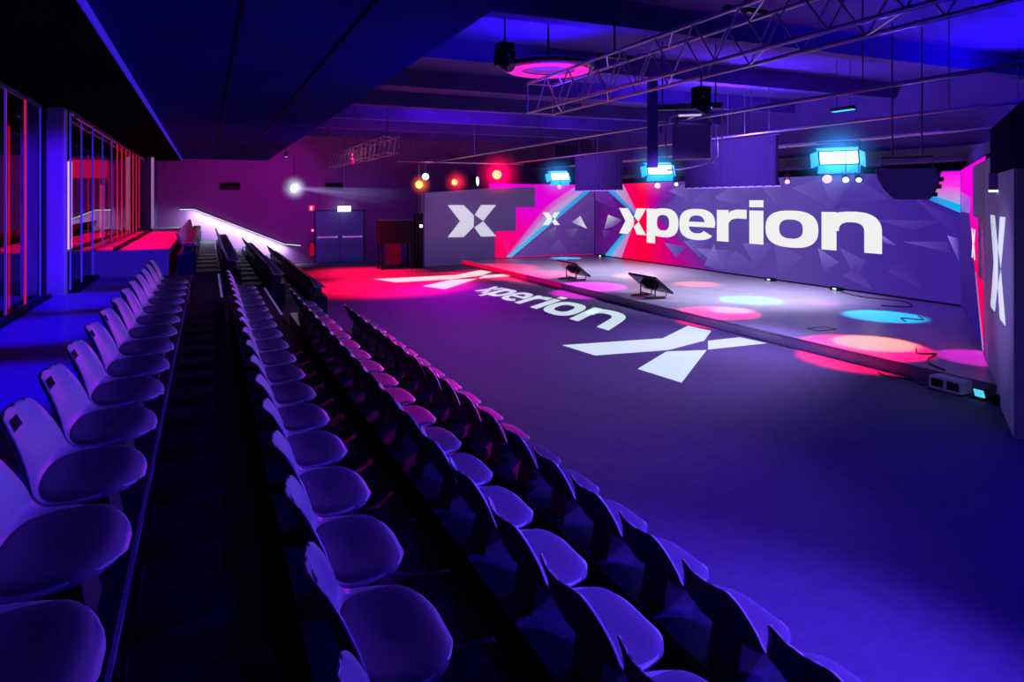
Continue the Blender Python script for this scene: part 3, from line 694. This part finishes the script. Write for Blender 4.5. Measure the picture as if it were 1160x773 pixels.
for k in range(5): MB().cyl((0,1+k*3.7,0.02),(0,1+k*3.7,1.54),0.009,n=6).build('drop_rod', M['darksteel'], b)

# ------------------------------------------------------------------ lamps
def aim(o, dirv):
    o.rotation_mode = 'QUATERNION'; o.rotation_quaternion = Vector(dirv).to_track_quat('Z', 'Y')
def panel_lamp(y, lab):
    t = thing('panel_lamp', lab, 'stage lamp', (12.0, y, 3.44), 'cyan panel lamps with barn doors')
    aim(t, (-0.80, -0.50, -0.42))       # local z = light direction
    MB().box(-0.40,0.40,-0.17,0.17,-0.16,0.0).build('lamp_body', M['black'], t, bevel=0.02)
    MB().box(-0.36,0.36,-0.135,0.135,0.0,0.012).build('light_panel', M['cyan'], t)
    for sy in (-1, 1):
        MB().obox((0, sy*0.225, 0.09),(1,0,0),(0,sy*0.6,0.8),(0,-0.8,sy*0.6),0.40,0.10,0.004).build('barn_door', M['cyandim'], t)
    for sx in (-1, 1):
        MB().obox((sx*0.455, 0, 0.09),(0,1,0),(sx*0.6,0,0.8),(-0.8,0,sx*0.6),0.16,0.10,0.004).build('barn_door', M['cyandim'], t)
    MB().tube([(-0.43,0,-0.08),(-0.43,0.28,-0.16),(0.43,0.28,-0.16),(0.43,0,-0.08)],0.014,n=6).build('yoke', M['darksteel'], t)
    return t
for y, lab in ((10.2,'largest bright cyan panel lamp hanging above the right half of stage'),(16.35,'middle cyan panel lamp hanging above the stage'),(22.5,'farthest small cyan panel lamp hanging above the pink video wall')):
    panel_lamp(y, lab)
def par(x, y, z, d, m, lab, grp, r=0.09, l=0.22, top=None):
    t = thing('spot_lamp', lab, 'stage lamp', (x, y, z), grp)
    h = bpy.data.objects.new('lamp_head', MB().lathe([(0.0,-l),(r*0.6,-l),(r*0.8,-l*0.8),(r,-l*0.3),(r,0.0),(r*0.88,0.0)], n=18).mesh('lamp_head', M['black'], True)); COL.objects.link(h); h.parent = t
    aim(h, d)
    MB().lathe([(0.0,0.004),(r*0.86,0.0),(r*0.88,-0.01)], n=18).build('lens', m, h)
    zt = (top if top else 3.80)-z
    MB().tube([(0,-r-0.02,0),(0,-r-0.02,0.16),(0,r+0.02,0.16),(0,r+0.02,0)],0.010,n=6).build('yoke', M['darksteel'], t)
    MB().cyl((0,0,0.16),(0,0,zt),0.012,n=6).build('hanging_rod', M['darksteel'], t)
    return t
tocam = lambda x, y, z: Vector((-x, -y, 2.4-z)).normalized()
sp = [(10.49,3.0,'pinklamp','round pink spot lamp under the largest cyan lamp',.11),(10.03,2.97,'palelamp','left small pale spot lamp under the largest cyan lamp',.07),(9.72,2.96,'palelamp','right small pale spot lamp under the largest cyan lamp',.06),
      (16.46,2.98,'pinklamp','pink spot lamp under the middle cyan lamp',.10),(15.59,3.0,'palelamp','small pale spot lamp right of the middle cyan lamp',.06),(11.58,2.97,'pinklamp','pink spot lamp left of the largest cyan lamp',.06),(22.53,3.05,'pinklamp','pink spot lamp under the farthest cyan lamp',.09)]
for y, z, m, lab, r in sp: par(12.0, y, z, tocam(12, y, z)+Vector((0.1,0.0,-0.35)), M[m], lab, 'small spot lamps above the stage', r=r)
rl = [(7.02,24,3.12,'orangelamp','orange red spot lamp farthest left above the dark desk',.15),(7.32,24.2,3.42,'palelamp','white oval spot lamp beside the orange red lamp',.14),(8.38,24,3.22,'redlamp','red spot lamp left of the brightest red star lamp',.13),
      (9.29,24,3.27,'palelamp','black spot lamp with pale lens edge between two red lamps',.2),(10.08,24,3.53,'redlamp','brightest red spot lamp above the stepped emblem panel',.20)]
bt = thing('lamp_batten', 'pipe carrying the red lamps at the far end of hall', 'pipe', (6.2, 24.0, 3.95))
MB().cyl((0,0,0),(5.0,0,0),0.03,n=10).build('pipe', M['steel'], bt, smooth=True)
for k in range(3): MB().cyl((0.5+k*2,0,0.02),(0.5+k*2,0,1.40),0.01,n=6).build('drop_rod', M['darksteel'], bt)
for x, y, z, m, lab, r in rl:
    d = tocam(x, y, z)
    if x == 9.29: d = (d+Vector((1.6,0,0.1))).normalized()
    par(x, y, z, d, M[m], lab, 'lamps at the far end', r=r, l=0.35, top=3.95)
# white beam lamp
par(2.55, 22.95, 2.95, Vector((0.55,-0.75,-0.22)), M['lampwhite'], 'bright white spot lamp in front of the end wall casting a beam', 'lamps at the far end', r=0.16, l=0.35, top=4.12)
# small things under the low ceiling
for x, y, z, lab in ((2.31,23.0,4.05,'tiny pale ceiling spot left of the distant truss'),(3.4,21.5,4.6,'small dark ceiling spot beside the distant truss')):
    t = thing('ceiling_spot', lab, 'ceiling lamp', (x, y, z), 'tiny ceiling spots')
    MB().cyl((0,0,0.02),(0,0,(4.12 if x < 2.15 else 5.35)-z),0.015,n=6).build('stem', M['darksteel'], t)
    MB().lathe([(0.0,-0.10),(0.05,-0.1),(0.06,0.0),(0.03,0.04),(0,0.04)], n=14).build('lamp_head', M['darksteel'], t, smooth=True)
    MB().lathe([(0.0,-0.106),(0.045,-0.104)], n=14).build('lens', M['palelamp'] if x < 3 else M['darksteel'], t)

# ring lamp near the end of the long truss
t = thing('ring_lamp', 'large round ring glowing pink under the ceiling at truss end', 'ceiling lamp', (4.40, 8.6, 4.38))
def torus(R, r, m, name, z=0.0, n=48, k=12):
    mb = MB(); vs = []; fs = []
    for i in range(n):
        a = 2*PI*i/n
        for j in range(k):
            b = 2*PI*j/k; vs.append(((R+r*math.cos(b))*math.cos(a),(R+r*math.cos(b))*math.sin(a),z+r*math.sin(b)*0.7))
    for i in range(n):
        for j in range(k): fs.append((i*k+j,((i+1)%n)*k+j,((i+1)%n)*k+(j+1)%k,i*k+(j+1)%k))
    return mb.add(vs, fs).build(name, m, t, smooth=True)
torus(0.60, 0.055, M['darksteel'], 'rim', 0.05)
MB().lathe([(0.58,-0.004),(0.50,-0.006),(0.42,-0.004)], n=48).build('outer_glow', M['pinkring'], t)
MB().lathe([(0.41,0.03),(0.25,0.05),(0.0,0.06)], n=48).build('disc', M['pinkdim'], t)
torus(0.40, 0.02, M['pinkring'], 'inner_ring', 0.0)
MB().lathe([(0.62,0.06),(0.5,0.12),(0.2,0.16),(0.0,0.16)], n=48).build('top_cover', M['darksteel'], t, smooth=True)
ch = MB()
for k in range(18): 
    z = 0.17+k*0.046
    ch.obox((0,0,z+0.02),(1,0,0) if k%2 else (0,1,0),(0,1,0) if k%2 else (1,0,0),(0,0,1),0.018,0.006,0.028)
ch.build('hanging_chain', M['darksteel'], t)
# moving heads
def moving_head(x, y, z, top, lab, d, m='darksteel'):
    t = thing('moving_head', lab, 'moving light', (x, y, z), 'moving head lights')
    MB().box(-0.14,0.14,-0.14,0.14,0.20,0.34).build('base', M['black'], t, bevel=0.015)
    yk = MB()
    for sx in (-1, 1): yk.box(sx*0.165-0.02,sx*0.165+0.02,-0.07,0.07,-0.08,0.20)
    yk.box(-0.185,0.185,-0.07,0.07,0.17,0.20); yk.build('yoke', M['black'], t)
    h = bpy.data.objects.new('lamp_head', MB().lathe([(0,-0.18),(0.09,-0.18),(0.13,-0.10),(0.135,0.02),(0.11,0.16),(0.10,0.2),(0.085,0.19)], n=20).mesh('lamp_head', M['blackgloss'], True)); COL.objects.link(h); h.parent = t
    k_ = 0.5 if top < 4 else 0.72; t.scale=(k_,k_,k_); aim(h, d); MB().lathe([(0,0.187),(0.088,0.185)], n=20).build('lens', M[m], h)
    MB().cyl((0,0,0.34),(0,0,(top-z)/k_),0.02,n=8).build('hanging_rod', M['darksteel'], t)
moving_head(3.62, 8.35, 4.40, 5.35, 'dark moving light left of the pink ring', (0.3,-0.6,-0.6))
moving_head(4.46, 5.40, 3.50, 3.82, 'dark moving light hanging under the middle of long truss', (0.6,-0.3,-0.6))
moving_head(5.0, 3.9, 4.55, 5.35, 'dark moving light near the top right of the long truss', (0.5,-0.3,-0.7))
# cyan-lit strip above the largest panel lamp, its light put in as emission
t = thing('lit_strip', 'short cyan glowing strip high above the largest cyan panel lamp', 'lamp', (11.06, 9.3, 4.25))  # a reflective strip lit cyan, not itself a lamp
MB().box(-0.05,0.05,-0.24,0.24,0.015,0.08).build('housing', M['black'], t); MB().box(-0.045,0.045,-0.23,0.23,0.0,0.015).build('lit_face', emit_mat('cyan_strip', lin(80,225,235), 1.1), t)
for y in (-0.15, 0.15): MB().cyl((0,y,0.08),(0,y,1.10),0.008,n=6).build('drop_rod', M['darksteel'], t)
# projector in a bent hoop
t = thing('projector', 'dark hanging projector inside a rounded metal hoop left of the big drape', 'projector', (7.6, 9.45, 3.57))
dr = Vector((7.6,9.45,0)).normalized(); rt = Vector((dr.y,-dr.x,0))
def hp(a, b): return rt*a+Vector((0,0,b))
pts = [hp(-0.42,-0.30),(hp(-0.44,0.0)),hp(-0.42,0.28),hp(-0.34,0.42),hp(-0.2,0.46),hp(0.15,0.46),hp(0.30,0.38),hp(0.38,0.22),hp(0.42,-0.05),hp(0.42,-0.25),hp(0.36,-0.36),hp(0.1,-0.43),hp(-0.2,-0.49),hp(-0.42,-0.50)]
MB().tube(pts,0.014,n=8).build('hoop', M['steel'], t, smooth=True)
MB().obox(dr*0.35,rt,dr,(0,0,1),0.33,0.28,0.30).build('projector_body', M['fixture'], t, bevel=0.03)
MB().obox(hp(-0.03,0.44)-dr*0.02,rt,dr,(0,0,1),0.19,0.05,0.012).build('top_highlight', mat('cream_highlight',(0.8,0.75,0.85),0.4,emit=lin(225,190,235),estr=0.8), t)  # cream highlight put in as a glowing plate
mm = MB().obox(hp(-0.66,0.30),rt,dr,(0,0,1),0.09,0.06,0.75); mm.build('mast', M['wall'], t)
MB().obox(hp(-0.10,0.62)+dr*0.2,rt,dr,(0,0,1),0.62,0.05,0.05).build('cross_arm', M['darksteel'], t)
MB().cyl(hp(0.5,0.6)+dr*0.05,hp(0.5,-0.15)+dr*0.05,0.012,n=6).build('cable_tail', M['steel'], t)
for a in (-0.5,0.4): MB().cyl(hp(a,0.62)+dr*0.2,hp(a,1.78)+dr*0.2,0.015,n=6).build('drop_rod', M['darksteel'], t)
for a in (-0.25,0.25): MB().cyl(hp(a,0.28)+dr*0.3,hp(a,0.6)+dr*0.22,0.014,n=6).build('hanger', M['darksteel'], t)
# hanging black drapes above the stage edge
dm = mat('drape_cloth_hazed', (0.03,0.027,0.05), 0.9, emit=lin(44,20,128), estr=0.3)  # violet haze veil put into the cloth as emission
for y0, y1, lab in ((13.97,10.8,'large dark hanging drape above the stage in front of lettering'),(19.6,16.74,'smaller dark hanging drape above the stage near the pink image')):
    t = thing('hanging_drape', lab, 'drape', (11.0, (y0+y1)/2, 2.85), 'dark hanging drapes'); h = (y0-y1)/2
    mb = MB(); N = 40; vs = []; fs = []
    for i in range(N+1):
        u = -1+2*i/N
        for j, z in enumerate((0.0, 1.1)):
            yy = h*u*(1.0 if z == 0 else 1.0)+(0.34 if z and u < -0.98 else 0)
            vs.append((0.025*math.sin(i*1.9), yy, z))
    for i in range(N): fs.append((2*i,2*i+2,2*i+3,2*i+1))
    mb.add(vs, fs).build('cloth', dm, t, smooth=True)
    MB().cyl((0,-h,0.0),(0,h,0.0),0.016,n=8).build('bottom_edge_glow', mat('lit_edge_glow',(0.6,0.6,0.7),0.4,emit=lin(150,120,220),estr=0.5), t)  # lit lower edge put in as a glowing bar
    MB().cyl((0,-h,1.1),(0,h,1.1),0.02,n=8).build('top_bar', M['darksteel'], t)
    for y in (-h*0.8, 0, h*0.8): MB().cyl((0,y,1.1),(0,y,2.5),0.01,n=6).build('drop_rod', M['darksteel'], t)
# hanging loudspeaker
t = thing('hanging_speaker', 'dark hanging loudspeaker with curved side in front of right video wall', 'loudspeaker', (9.95, 7.2, 2.54))
f2 = Vector((9.95,7.2,0)).normalized(); r2 = Vector((f2.y,-f2.x,0))
sh = [(-0.42,0.50),(-0.40,0.36),(-0.33,0.2),(-0.22,0.07),(-0.15,0.02),(0.30,0.02),(0.36,0.10),(0.42,0.26),(0.44,0.40),(0.38,0.50)]
MB().prism(sh, lambda a,b,t_: r2*a+f2*t_+Vector((0,0,b)), -0.2, 0.3).build('cabinet', M['fixture'], t, bevel=0.01)
MB().tube([r2*a-f2*0.21+Vector((0,0,b)) for a,b in sh[:5]],0.008,n=6).build('edge_trim', M['steel'], t)
cl = MB()
for a, b in ((0.37,0.10),(0.42,0.22),(0.45,0.33),(0.42,0.45)): cl.obox(r2*a+Vector((0,0,b)),r2,f2,(0,0,1),0.03,0.22,0.03)
cl.build('side_clamps', M['black'], t)
MB().tube([r2*-0.35+Vector((0,0,0.5)),r2*-0.35+Vector((0,0,0.68)),r2*0.35+Vector((0,0,0.68)),r2*0.35+Vector((0,0,0.5))],0.018,n=6).build('hanging_frame', M['darksteel'], t)
for a in (-0.2,0.2): MB().cyl(r2*a+Vector((0,0,0.68)),r2*a+Vector((0,0,2.81)),0.012,n=6).build('drop_rod', M['darksteel'], t)

# ------------------------------------------------------------------ dark desk and speaker at the far end
t = thing('desk', 'black covered control desk in front of the end wall', 'desk', (6.4, 25.0, 0))
MB().box(-0.65,0.62,-0.35,0.35,0.95,1.80).build('desk_body', M['black'], t, bevel=0.02)
for x in (-0.58,0.55):
    for y in (-0.3,0.3): MB().box(x-0.03,x+0.03,y-0.03,y+0.03,0,0.95).build('leg', M['black'], t)
MB().box(-0.66,0.63,-0.36,0.36,1.80,1.83).build('desk_top', M['darksteel'], t)
t = thing('column_speaker', 'black column loudspeaker with white light beside the emblem panel', 'loudspeaker', (7.28, 25.0, 0))
MB().box(-0.15,0.15,-0.16,0.16,0.03,2.05).build('cabinet', M['black'], t, bevel=0.015)
MB().box(-0.2,0.2,-0.2,0.2,0,0.03).build('base', M['black'], t)
MB().lathe([(0,0.012),(0.055,0.0)], c=(0.06,-0.163,1.58), n=16, axis=(0,-1,0)).build('light', M['lampwhite'], t)
rb = MB().box(-0.3,0.3,-0.02,0.02,0,0.9).build('red_board', M['redboard'], loc=(6.72,26.6,0.0)); tag(rb, 'low red board standing behind the dark desk', 'board')

# ------------------------------------------------------------------ gear at the right stage corner
t = thing('power_box', 'grey framed distribution box at the right front stage corner', 'equipment box', (9.02, 5.92, 0), rz=math.radians(0))
MB().box(-0.10,0.12,-0.22,0.22,0.02,0.19).build('case', M['panel'], t, bevel=0.012)
for y in (-0.11,0.10): MB().box(-0.108,-0.10,y-0.08,y+0.08,0.05,0.16).build('window', M['blackgloss'], t)
for y in (-0.18,0.18): MB().box(-0.08,0.1,y-0.02,y+0.02,0,0.02).build('foot', M['black'], t)
t = thing('floor_lamp', 'small floor spotlight with cyan lens right of the distribution box', 'floor light', (9.08, 5.52, 0))
MB().box(-0.10,0.10,-0.09,0.09,0,0.03).build('base', M['black'], t)
h_ = MB().obox((0,0,0.12),(1,0,0.4),(0,1,0),(-0.4,0,1),0.09,0.08,0.07).build('lamp_head', M['darksteel'], t, bevel=0.012)
MB().obox((-0.09,0,0.085),(1,0,0.4),(0,1,0),(-0.4,0,1),0.006,0.06,0.05).build('lens', emit_mat('cyan_small', lin(90,215,240), 1.0), t)
t = thing('cable_case', 'small dark case beside the floor spotlight at the stage corner', 'equipment box', (9.05, 5.2, 0))
MB().box(-0.12,0.12,-0.13,0.13,0.0,0.12).build('case', M['black'], t, bevel=0.01); MB().tube([(-0.05,-0.06,0.12),(-0.05,-0.06,0.15),(-0.05,0.06,0.15),(-0.05,0.06,0.12)],0.008,n=6).build('handle', M['steel'], t)
def cable(pts, lab, r=0.012):
    P = []
    for i in range(60): P.append(catmull(pts, i/59))
    tag(MB().tube(P, r, n=6).build('cable', M['cablem'], smooth=True), lab, 'cable')
cable([(10.3,7.3,SZ+.013),(10.0,7.05,SZ+.013),(10.2,6.9,SZ+.013),(9.8,6.75,SZ+.013),(9.5,6.5,SZ+.013),(9.35,6.2,SZ+.013)], 'black cable curling over the stage edge near the distribution box')
cable([(9.05,7.0,0.014),(8.95,6.8,0.014),(9.1,6.5,0.014),(9.0,6.3,0.014),(9.02,6.16,0.05)], 'black cable on the floor left of the distribution box')
cable([(14.9,12.6,SZ+.013),(14.6,11.7,SZ+.013),(14.8,10.8,SZ+.013),(14.2,10.2,SZ+.013),(13.8,10.6,SZ+.013)], 'black cable lying before the right end of the video wall')
cable([(13.2,9.3,SZ+.013),(12.9,9.0,SZ+.013),(12.7,9.3,SZ+.013),(12.4,9.0,SZ+.013)], 'short black cable on the stage near the right video wall')
for y, lab in ((15.2,'small black connector box under the letter o'),(12.9,'small black connector box below the last letter'),(24.6,'small black connector box in the far left stage corner')):
    t = thing('connector_box', lab, 'connector box', (15.1, y, SZ), 'small boxes along the video wall')
    MB().box(-0.08,0.08,-0.16,0.16,0.0,0.09).build('case', M['black'], t, bevel=0.008); MB().box(-0.09,-0.08,-0.05,0.05,0.03,0.06).build('light', M['palelamp'], t)

# ------------------------------------------------------------------ haze
def haze_ball(x, y, z, r, col, s, lab):
    me = bpy.data.meshes.new('haze'); bm = bmesh.new(); bmesh.ops.create_icosphere(bm, subdivisions=3, radius=1.0); bm.to_mesh(me); bm.free()
    me.materials.append(haze_mat('haze_glow', col, s/r, 'sphere'))
    o = bpy.data.objects.new('haze_glow', me); COL.objects.link(o); o.location = (x,y,z); o.scale = (r,r,r); tag(o, lab, 'haze', None, 'stuff')
haze_ball(12.0-0.15,10.1,3.44,1.0,(0.03,0.35,1.0),3.0,'blue haze around the largest cyan panel lamp')
haze_ball(12.0-0.15,16.25,3.44,1.0,(0.03,0.35,1.0),2.4,'blue haze around the middle cyan panel lamp')
haze_ball(12.0-0.15,22.4,3.44,1.0,(0.03,0.3,1.0),2.0,'blue haze around the farthest cyan panel lamp')
haze_ball(10.08,23.8,3.53,1.1,(1.0,0.0,0.10),5.0,'red haze around the brightest red lamp')
haze_ball(8.38,23.8,3.22,0.6,(1.0,0.02,0.05),3.5,'red haze around the red lamp left of the brightest')
haze_ball(7.02,23.8,3.12,0.5,(1.0,0.12,0.02),3.5,'orange haze around the farthest left lamp')
haze_ball(2.55,22.8,2.95,0.5,(0.7,0.7,1.0),4.0,'pale haze around the white spot lamp')
def beam(p, q, r0, r1, col, s, lab):
    p, q = Vector(p), Vector(q); L = (q-p).length; n_ = 20; vs = []
    for z, r in ((0, r0),(1, r1)):
        for i in range(n_): vs.append((r*math.cos(2*PI*i/n_), r*math.sin(2*PI*i/n_), z))
    fs = [(i,(i+1)%n_,n_+(i+1)%n_,n_+i) for i in range(n_)]+[tuple(reversed(range(n_))),tuple(range(n_,2*n_))]
    mb = MB(); mb.add(vs, fs); o = mb.build('haze_beam', haze_mat('haze_beam', col, s, 'beam'))
    o.rotation_mode = 'QUATERNION'; o.rotation_quaternion = (q-p).to_track_quat('Z','Y'); o.location = p; o.scale = (1,1,L)
    tag(o, lab, 'haze', None, 'stuff')
beam((2.6,22.9,2.95),(6.3,21.8,2.72),0.05,0.22,(0.45,0.42,1.0),1.6,'upper pale beam in haze from the white spot lamp')
beam((2.6,22.9,2.95),(5.9,21.8,2.42),0.05,0.18,(0.45,0.42,1.0),1.4,'lower pale beam in haze from the white spot lamp')

# ------------------------------------------------------------------ lights
def spot(loc, to, col, w, ang=60, blend=0.6, r=0.1, name='spot'):
    l = bpy.data.lights.new(name, 'SPOT'); l.energy = w; l.color = col; l.spot_size = math.radians(ang); l.spot_blend = blend; l.shadow_soft_size = r
    o = bpy.data.objects.new(name, l); COL.objects.link(o); o.location = loc
    o.rotation_mode = 'QUATERNION'; o.rotation_quaternion = (Vector(to)-Vector(loc)).to_track_quat('-Z','Y'); return o
BLUE=(0.05,0.0,1.0); VIO=(0.36,0.08,1.0); MAG=(1.0,0.02,0.75); RED=(1.0,0.0,0.10); CY=(0.0,0.55,1.0); ORG=(1.0,0.25,0.05)
# hall floor and seats
spot((6.5,1.5,3.9),(5.6,3.3,0.0),(0.02,0.0,1.0),420,95,0.9,0.2)
spot((4.9,0.3,3.9),(2.5,2.5,0.3),(0.09,0.03,1.0),2700,50,0.9,0.15)
spot((10.5,8.0,3.85),(6.0,9.5,0.0),(0.42,0.27,1.0),1500,84,0.9,0.3)
spot((10.5,7.0,3.7),(0.0,4.0,1.3),(0.13,0.05,1.0),2200,50,0.8,0.12)
spot((11.5,13.0,3.7),(0.0,9.0,1.4),(0.17,0.02,1.0),1500,46,0.8,0.12)
for yy in (5.6, 7.2, 8.8): spot((7.6,yy+6.0,3.9),(1.75,yy,0.5),(0.95,0.0,0.65),6000,13,0.9,0.1)  # added spots without fixtures, to turn the mid-row pads magenta
spot((5.0,24.2,4.9),(4.9,24.0,0.0),(1.0,0.0,0.05),6500,58,0.9,0.2)
spot((6.0,20.2,4.9),(5.0,20.0,0.0),(1.0,0.0,0.05),13000,62,0.9,0.2)
spot((10.08,23.4,3.5),(7.0,21.5,0.0),(1.0,0.0,0.05),3500,50,0.9,0.2)
spot((8.38,23.6,3.2),(5.6,16.5,0.0),(0.5,0.0,0.9),3000,44,0.9,0.2)
spot((7.4,22.5,3.6),(9.26,20.5,0.1),(1.0,0.0,0.08),5000,30,0.9,0.1)
spot((6.0,9.0,3.8),(9.26,10.0,0.1),(0.35,0.2,1.0),500,70,0.9,0.1)
spot((4.5,8.5,3.6),(8.7,5.0,1.5),(0.5,0.36,1.0),900,24,0.9,0.1)  # added violet spot without a fixture, for the right stepped panel
spot((8.2,2.2,3.5),(-0.6,3.4,1.6),(0.03,0.0,1.0),1100,44,0.9,0.12)  # added blue spot without a fixture, to cool the top row
# walkway and left
for yy in (3.5, 6.5, 9.5, 12.0): spot((-1.75,yy,4.0),(-1.75,yy+0.2,1.0),(0.01,0.0,1.0),900,46,0.6,0.1)
for yy in (16.6, 18.4, 20.2, 22.0, 23.8): spot((-1.3,yy,4.0),(-1.3,yy+0.2,1.5),(1.0,0.0,0.12),760,62,0.9,0.25)
spot((-1.2,11.0,3.9),(-1.4,15.7,1.2),(0.02,0.0,1.0),600,36,0.8,0.1)
spot((0.6,9.5,4.0),(-2.2,12.9,2.4),(0.06,0.0,1.0),1800,34,0.8,0.1)
# end wall
spot((3.2,23.0,4.0),(1.4,28.6,2.6),(0.75,0.0,0.75),480,76,0.9,0.2)
spot((4.8,24.0,4.2),(5.4,28.6,1.2),(0.25,0.10,1.0),160,80,0.9,0.2)
spot((6.5,22.6,3.8),(8.8,25.4,1.4),(0.45,0.3,1.0),90,90,0.9,0.2)
def area(loc, to, col, w, sx, sy):
    l = bpy.data.lights.new('strip', 'AREA'); l.energy = w; l.color = col; l.shape = 'RECTANGLE'; l.size = sx; l.size_y = sy
    o = bpy.data.objects.new('strip', l); COL.objects.link(o); o.location = loc
    z = -(Vector(to)-Vector(loc)).normalized(); x = Vector((3.25,0,-1.4)).normalized(); x = (x-z*x.dot(z)).normalized(); y = z.cross(x)
    o.rotation_euler = Matrix((x, y, z)).transposed().to_euler(); return o
area((1.2, YE-0.24, 1.42),(0.8, YE-0.02, 0.5),(0.72,1.0,0.98),110,3.7,0.05)
for yy, ww in ((27.6,900),(26.4,900),(25.2,800),(24.0,650),(22.8,520),(21.6,400),(20.4,300),(19.2,220),(18.0,160),(16.8,120)):  # added spots without fixtures, to brighten the far treads
    spot((0.0,yy,4.1),(0.0,yy-0.4,1.02),(0.66,0.74,1.0),ww,17,0.9,0.05)
    spot((0.90,yy,4.1),(0.92,yy-0.4,0.68),(0.66,0.74,1.0),ww,14,0.9,0.05)
    spot((1.80,yy,4.1),(1.80,yy-0.4,0.34),(0.66,0.74,1.0),ww*0.7,12,0.9,0.05)
# ceiling washes: unseen spots added to tint ceiling and header
spot((13.0,7.0,4.0),(12.5,6.5,5.4),(0.02,0.0,1.0),650,150,0.9,0.3)
spot((9.0,4.0,4.1),(9.5,4.5,5.4),(0.02,0.0,1.0),500,150,0.9,0.3)
spot((5.2,9.8,4.2),(4.6,9.4,5.4),(0.03,0.0,1.0),450,150,0.9,0.3)
spot((10.0,12.0,4.1),(10.0,12.0,5.4),(0.18,0.03,1.0),800,160,0.9,0.3)
spot((7.0,18.0,4.2),(7.0,19.0,5.4),(0.35,0.02,1.0),350,160,0.9,0.3)
spot((4.0,7.0,3.0),(0.6,8.0,4.1),(0.04,0.0,1.0),170,130,0.9,0.4)
spot((4.0,17.0,3.0),(0.6,17.0,4.1),(0.06,0.0,1.0),130,130,0.9,0.4)
spot((8.5,12.0,3.7),(15.0,11.0,4.5),(0.20,0.07,1.0),1500,110,0.9,0.2)
spot((8.5,19.0,3.7),(15.0,19.0,4.5),(0.22,0.06,1.0),700,100,0.9,0.2)
# stage pools
for (x, y), col, w, ang in (((11.78,12.5),CY,2600,24),((12.64,9.67),CY,2000,26),((9.85,11.4),(1.0,0.01,0.10),3600,28),((10.3,11.5),(1.0,0.7,0.8),900,15),((9.7,7.8),(1.0,0.0,0.06),5500,32),((10.1,7.9),ORG,3000,22),
        ((12.2,17.9),ORG,1500,24),((12.64,15.5),(1.0,0.15,0.15),1200,22),((9.6,16.3),MAG,2600,34),((13.4,24.6),CY,1400,22),((10.0,19.5),(1.0,0.0,0.2),1300,40),((10.6,6.5),MAG,900,20),((12.95,11.5),(1.0,0.05,0.2),400,14),((9.4,22.3),RED,1200,50)):
    spot((x+0.5,y+0.8,3.75),(x,y,0.18),col,w,ang,0.45,0.05)
spot((12.5,12.0,3.9),(12.3,13.5,0.18),(0.74,0.64,1.0),1650,104,0.9,0.3)
spot((12.5,19.0,3.9),(12.3,19.5,0.18),(0.74,0.64,1.0),1300,104,0.9,0.3)

w = bpy.data.worlds.new('World'); scene.world = w; w.use_nodes = True
w.node_tree.nodes['Background'].inputs['Color'].default_value = (0.02,0.004,0.10,1)
w.node_tree.nodes['Background'].inputs['Strength'].default_value = 0.03

# ------------------------------------------------------------------ camera
cam = bpy.data.cameras.new('camera'); co = bpy.data.objects.new('camera', cam); COL.objects.link(co)
cam.sensor_fit = 'HORIZONTAL'; cam.sensor_width = 36.0; cam.lens = 36.0*773/1160
cam.shift_y = -(386.5-227)/1160; cam.clip_start = 0.05; cam.clip_end = 200
co.location = (0, 0, 2.55)
co.rotation_euler = (PI/2, 0, -math.radians(24.05))
scene.camera = co
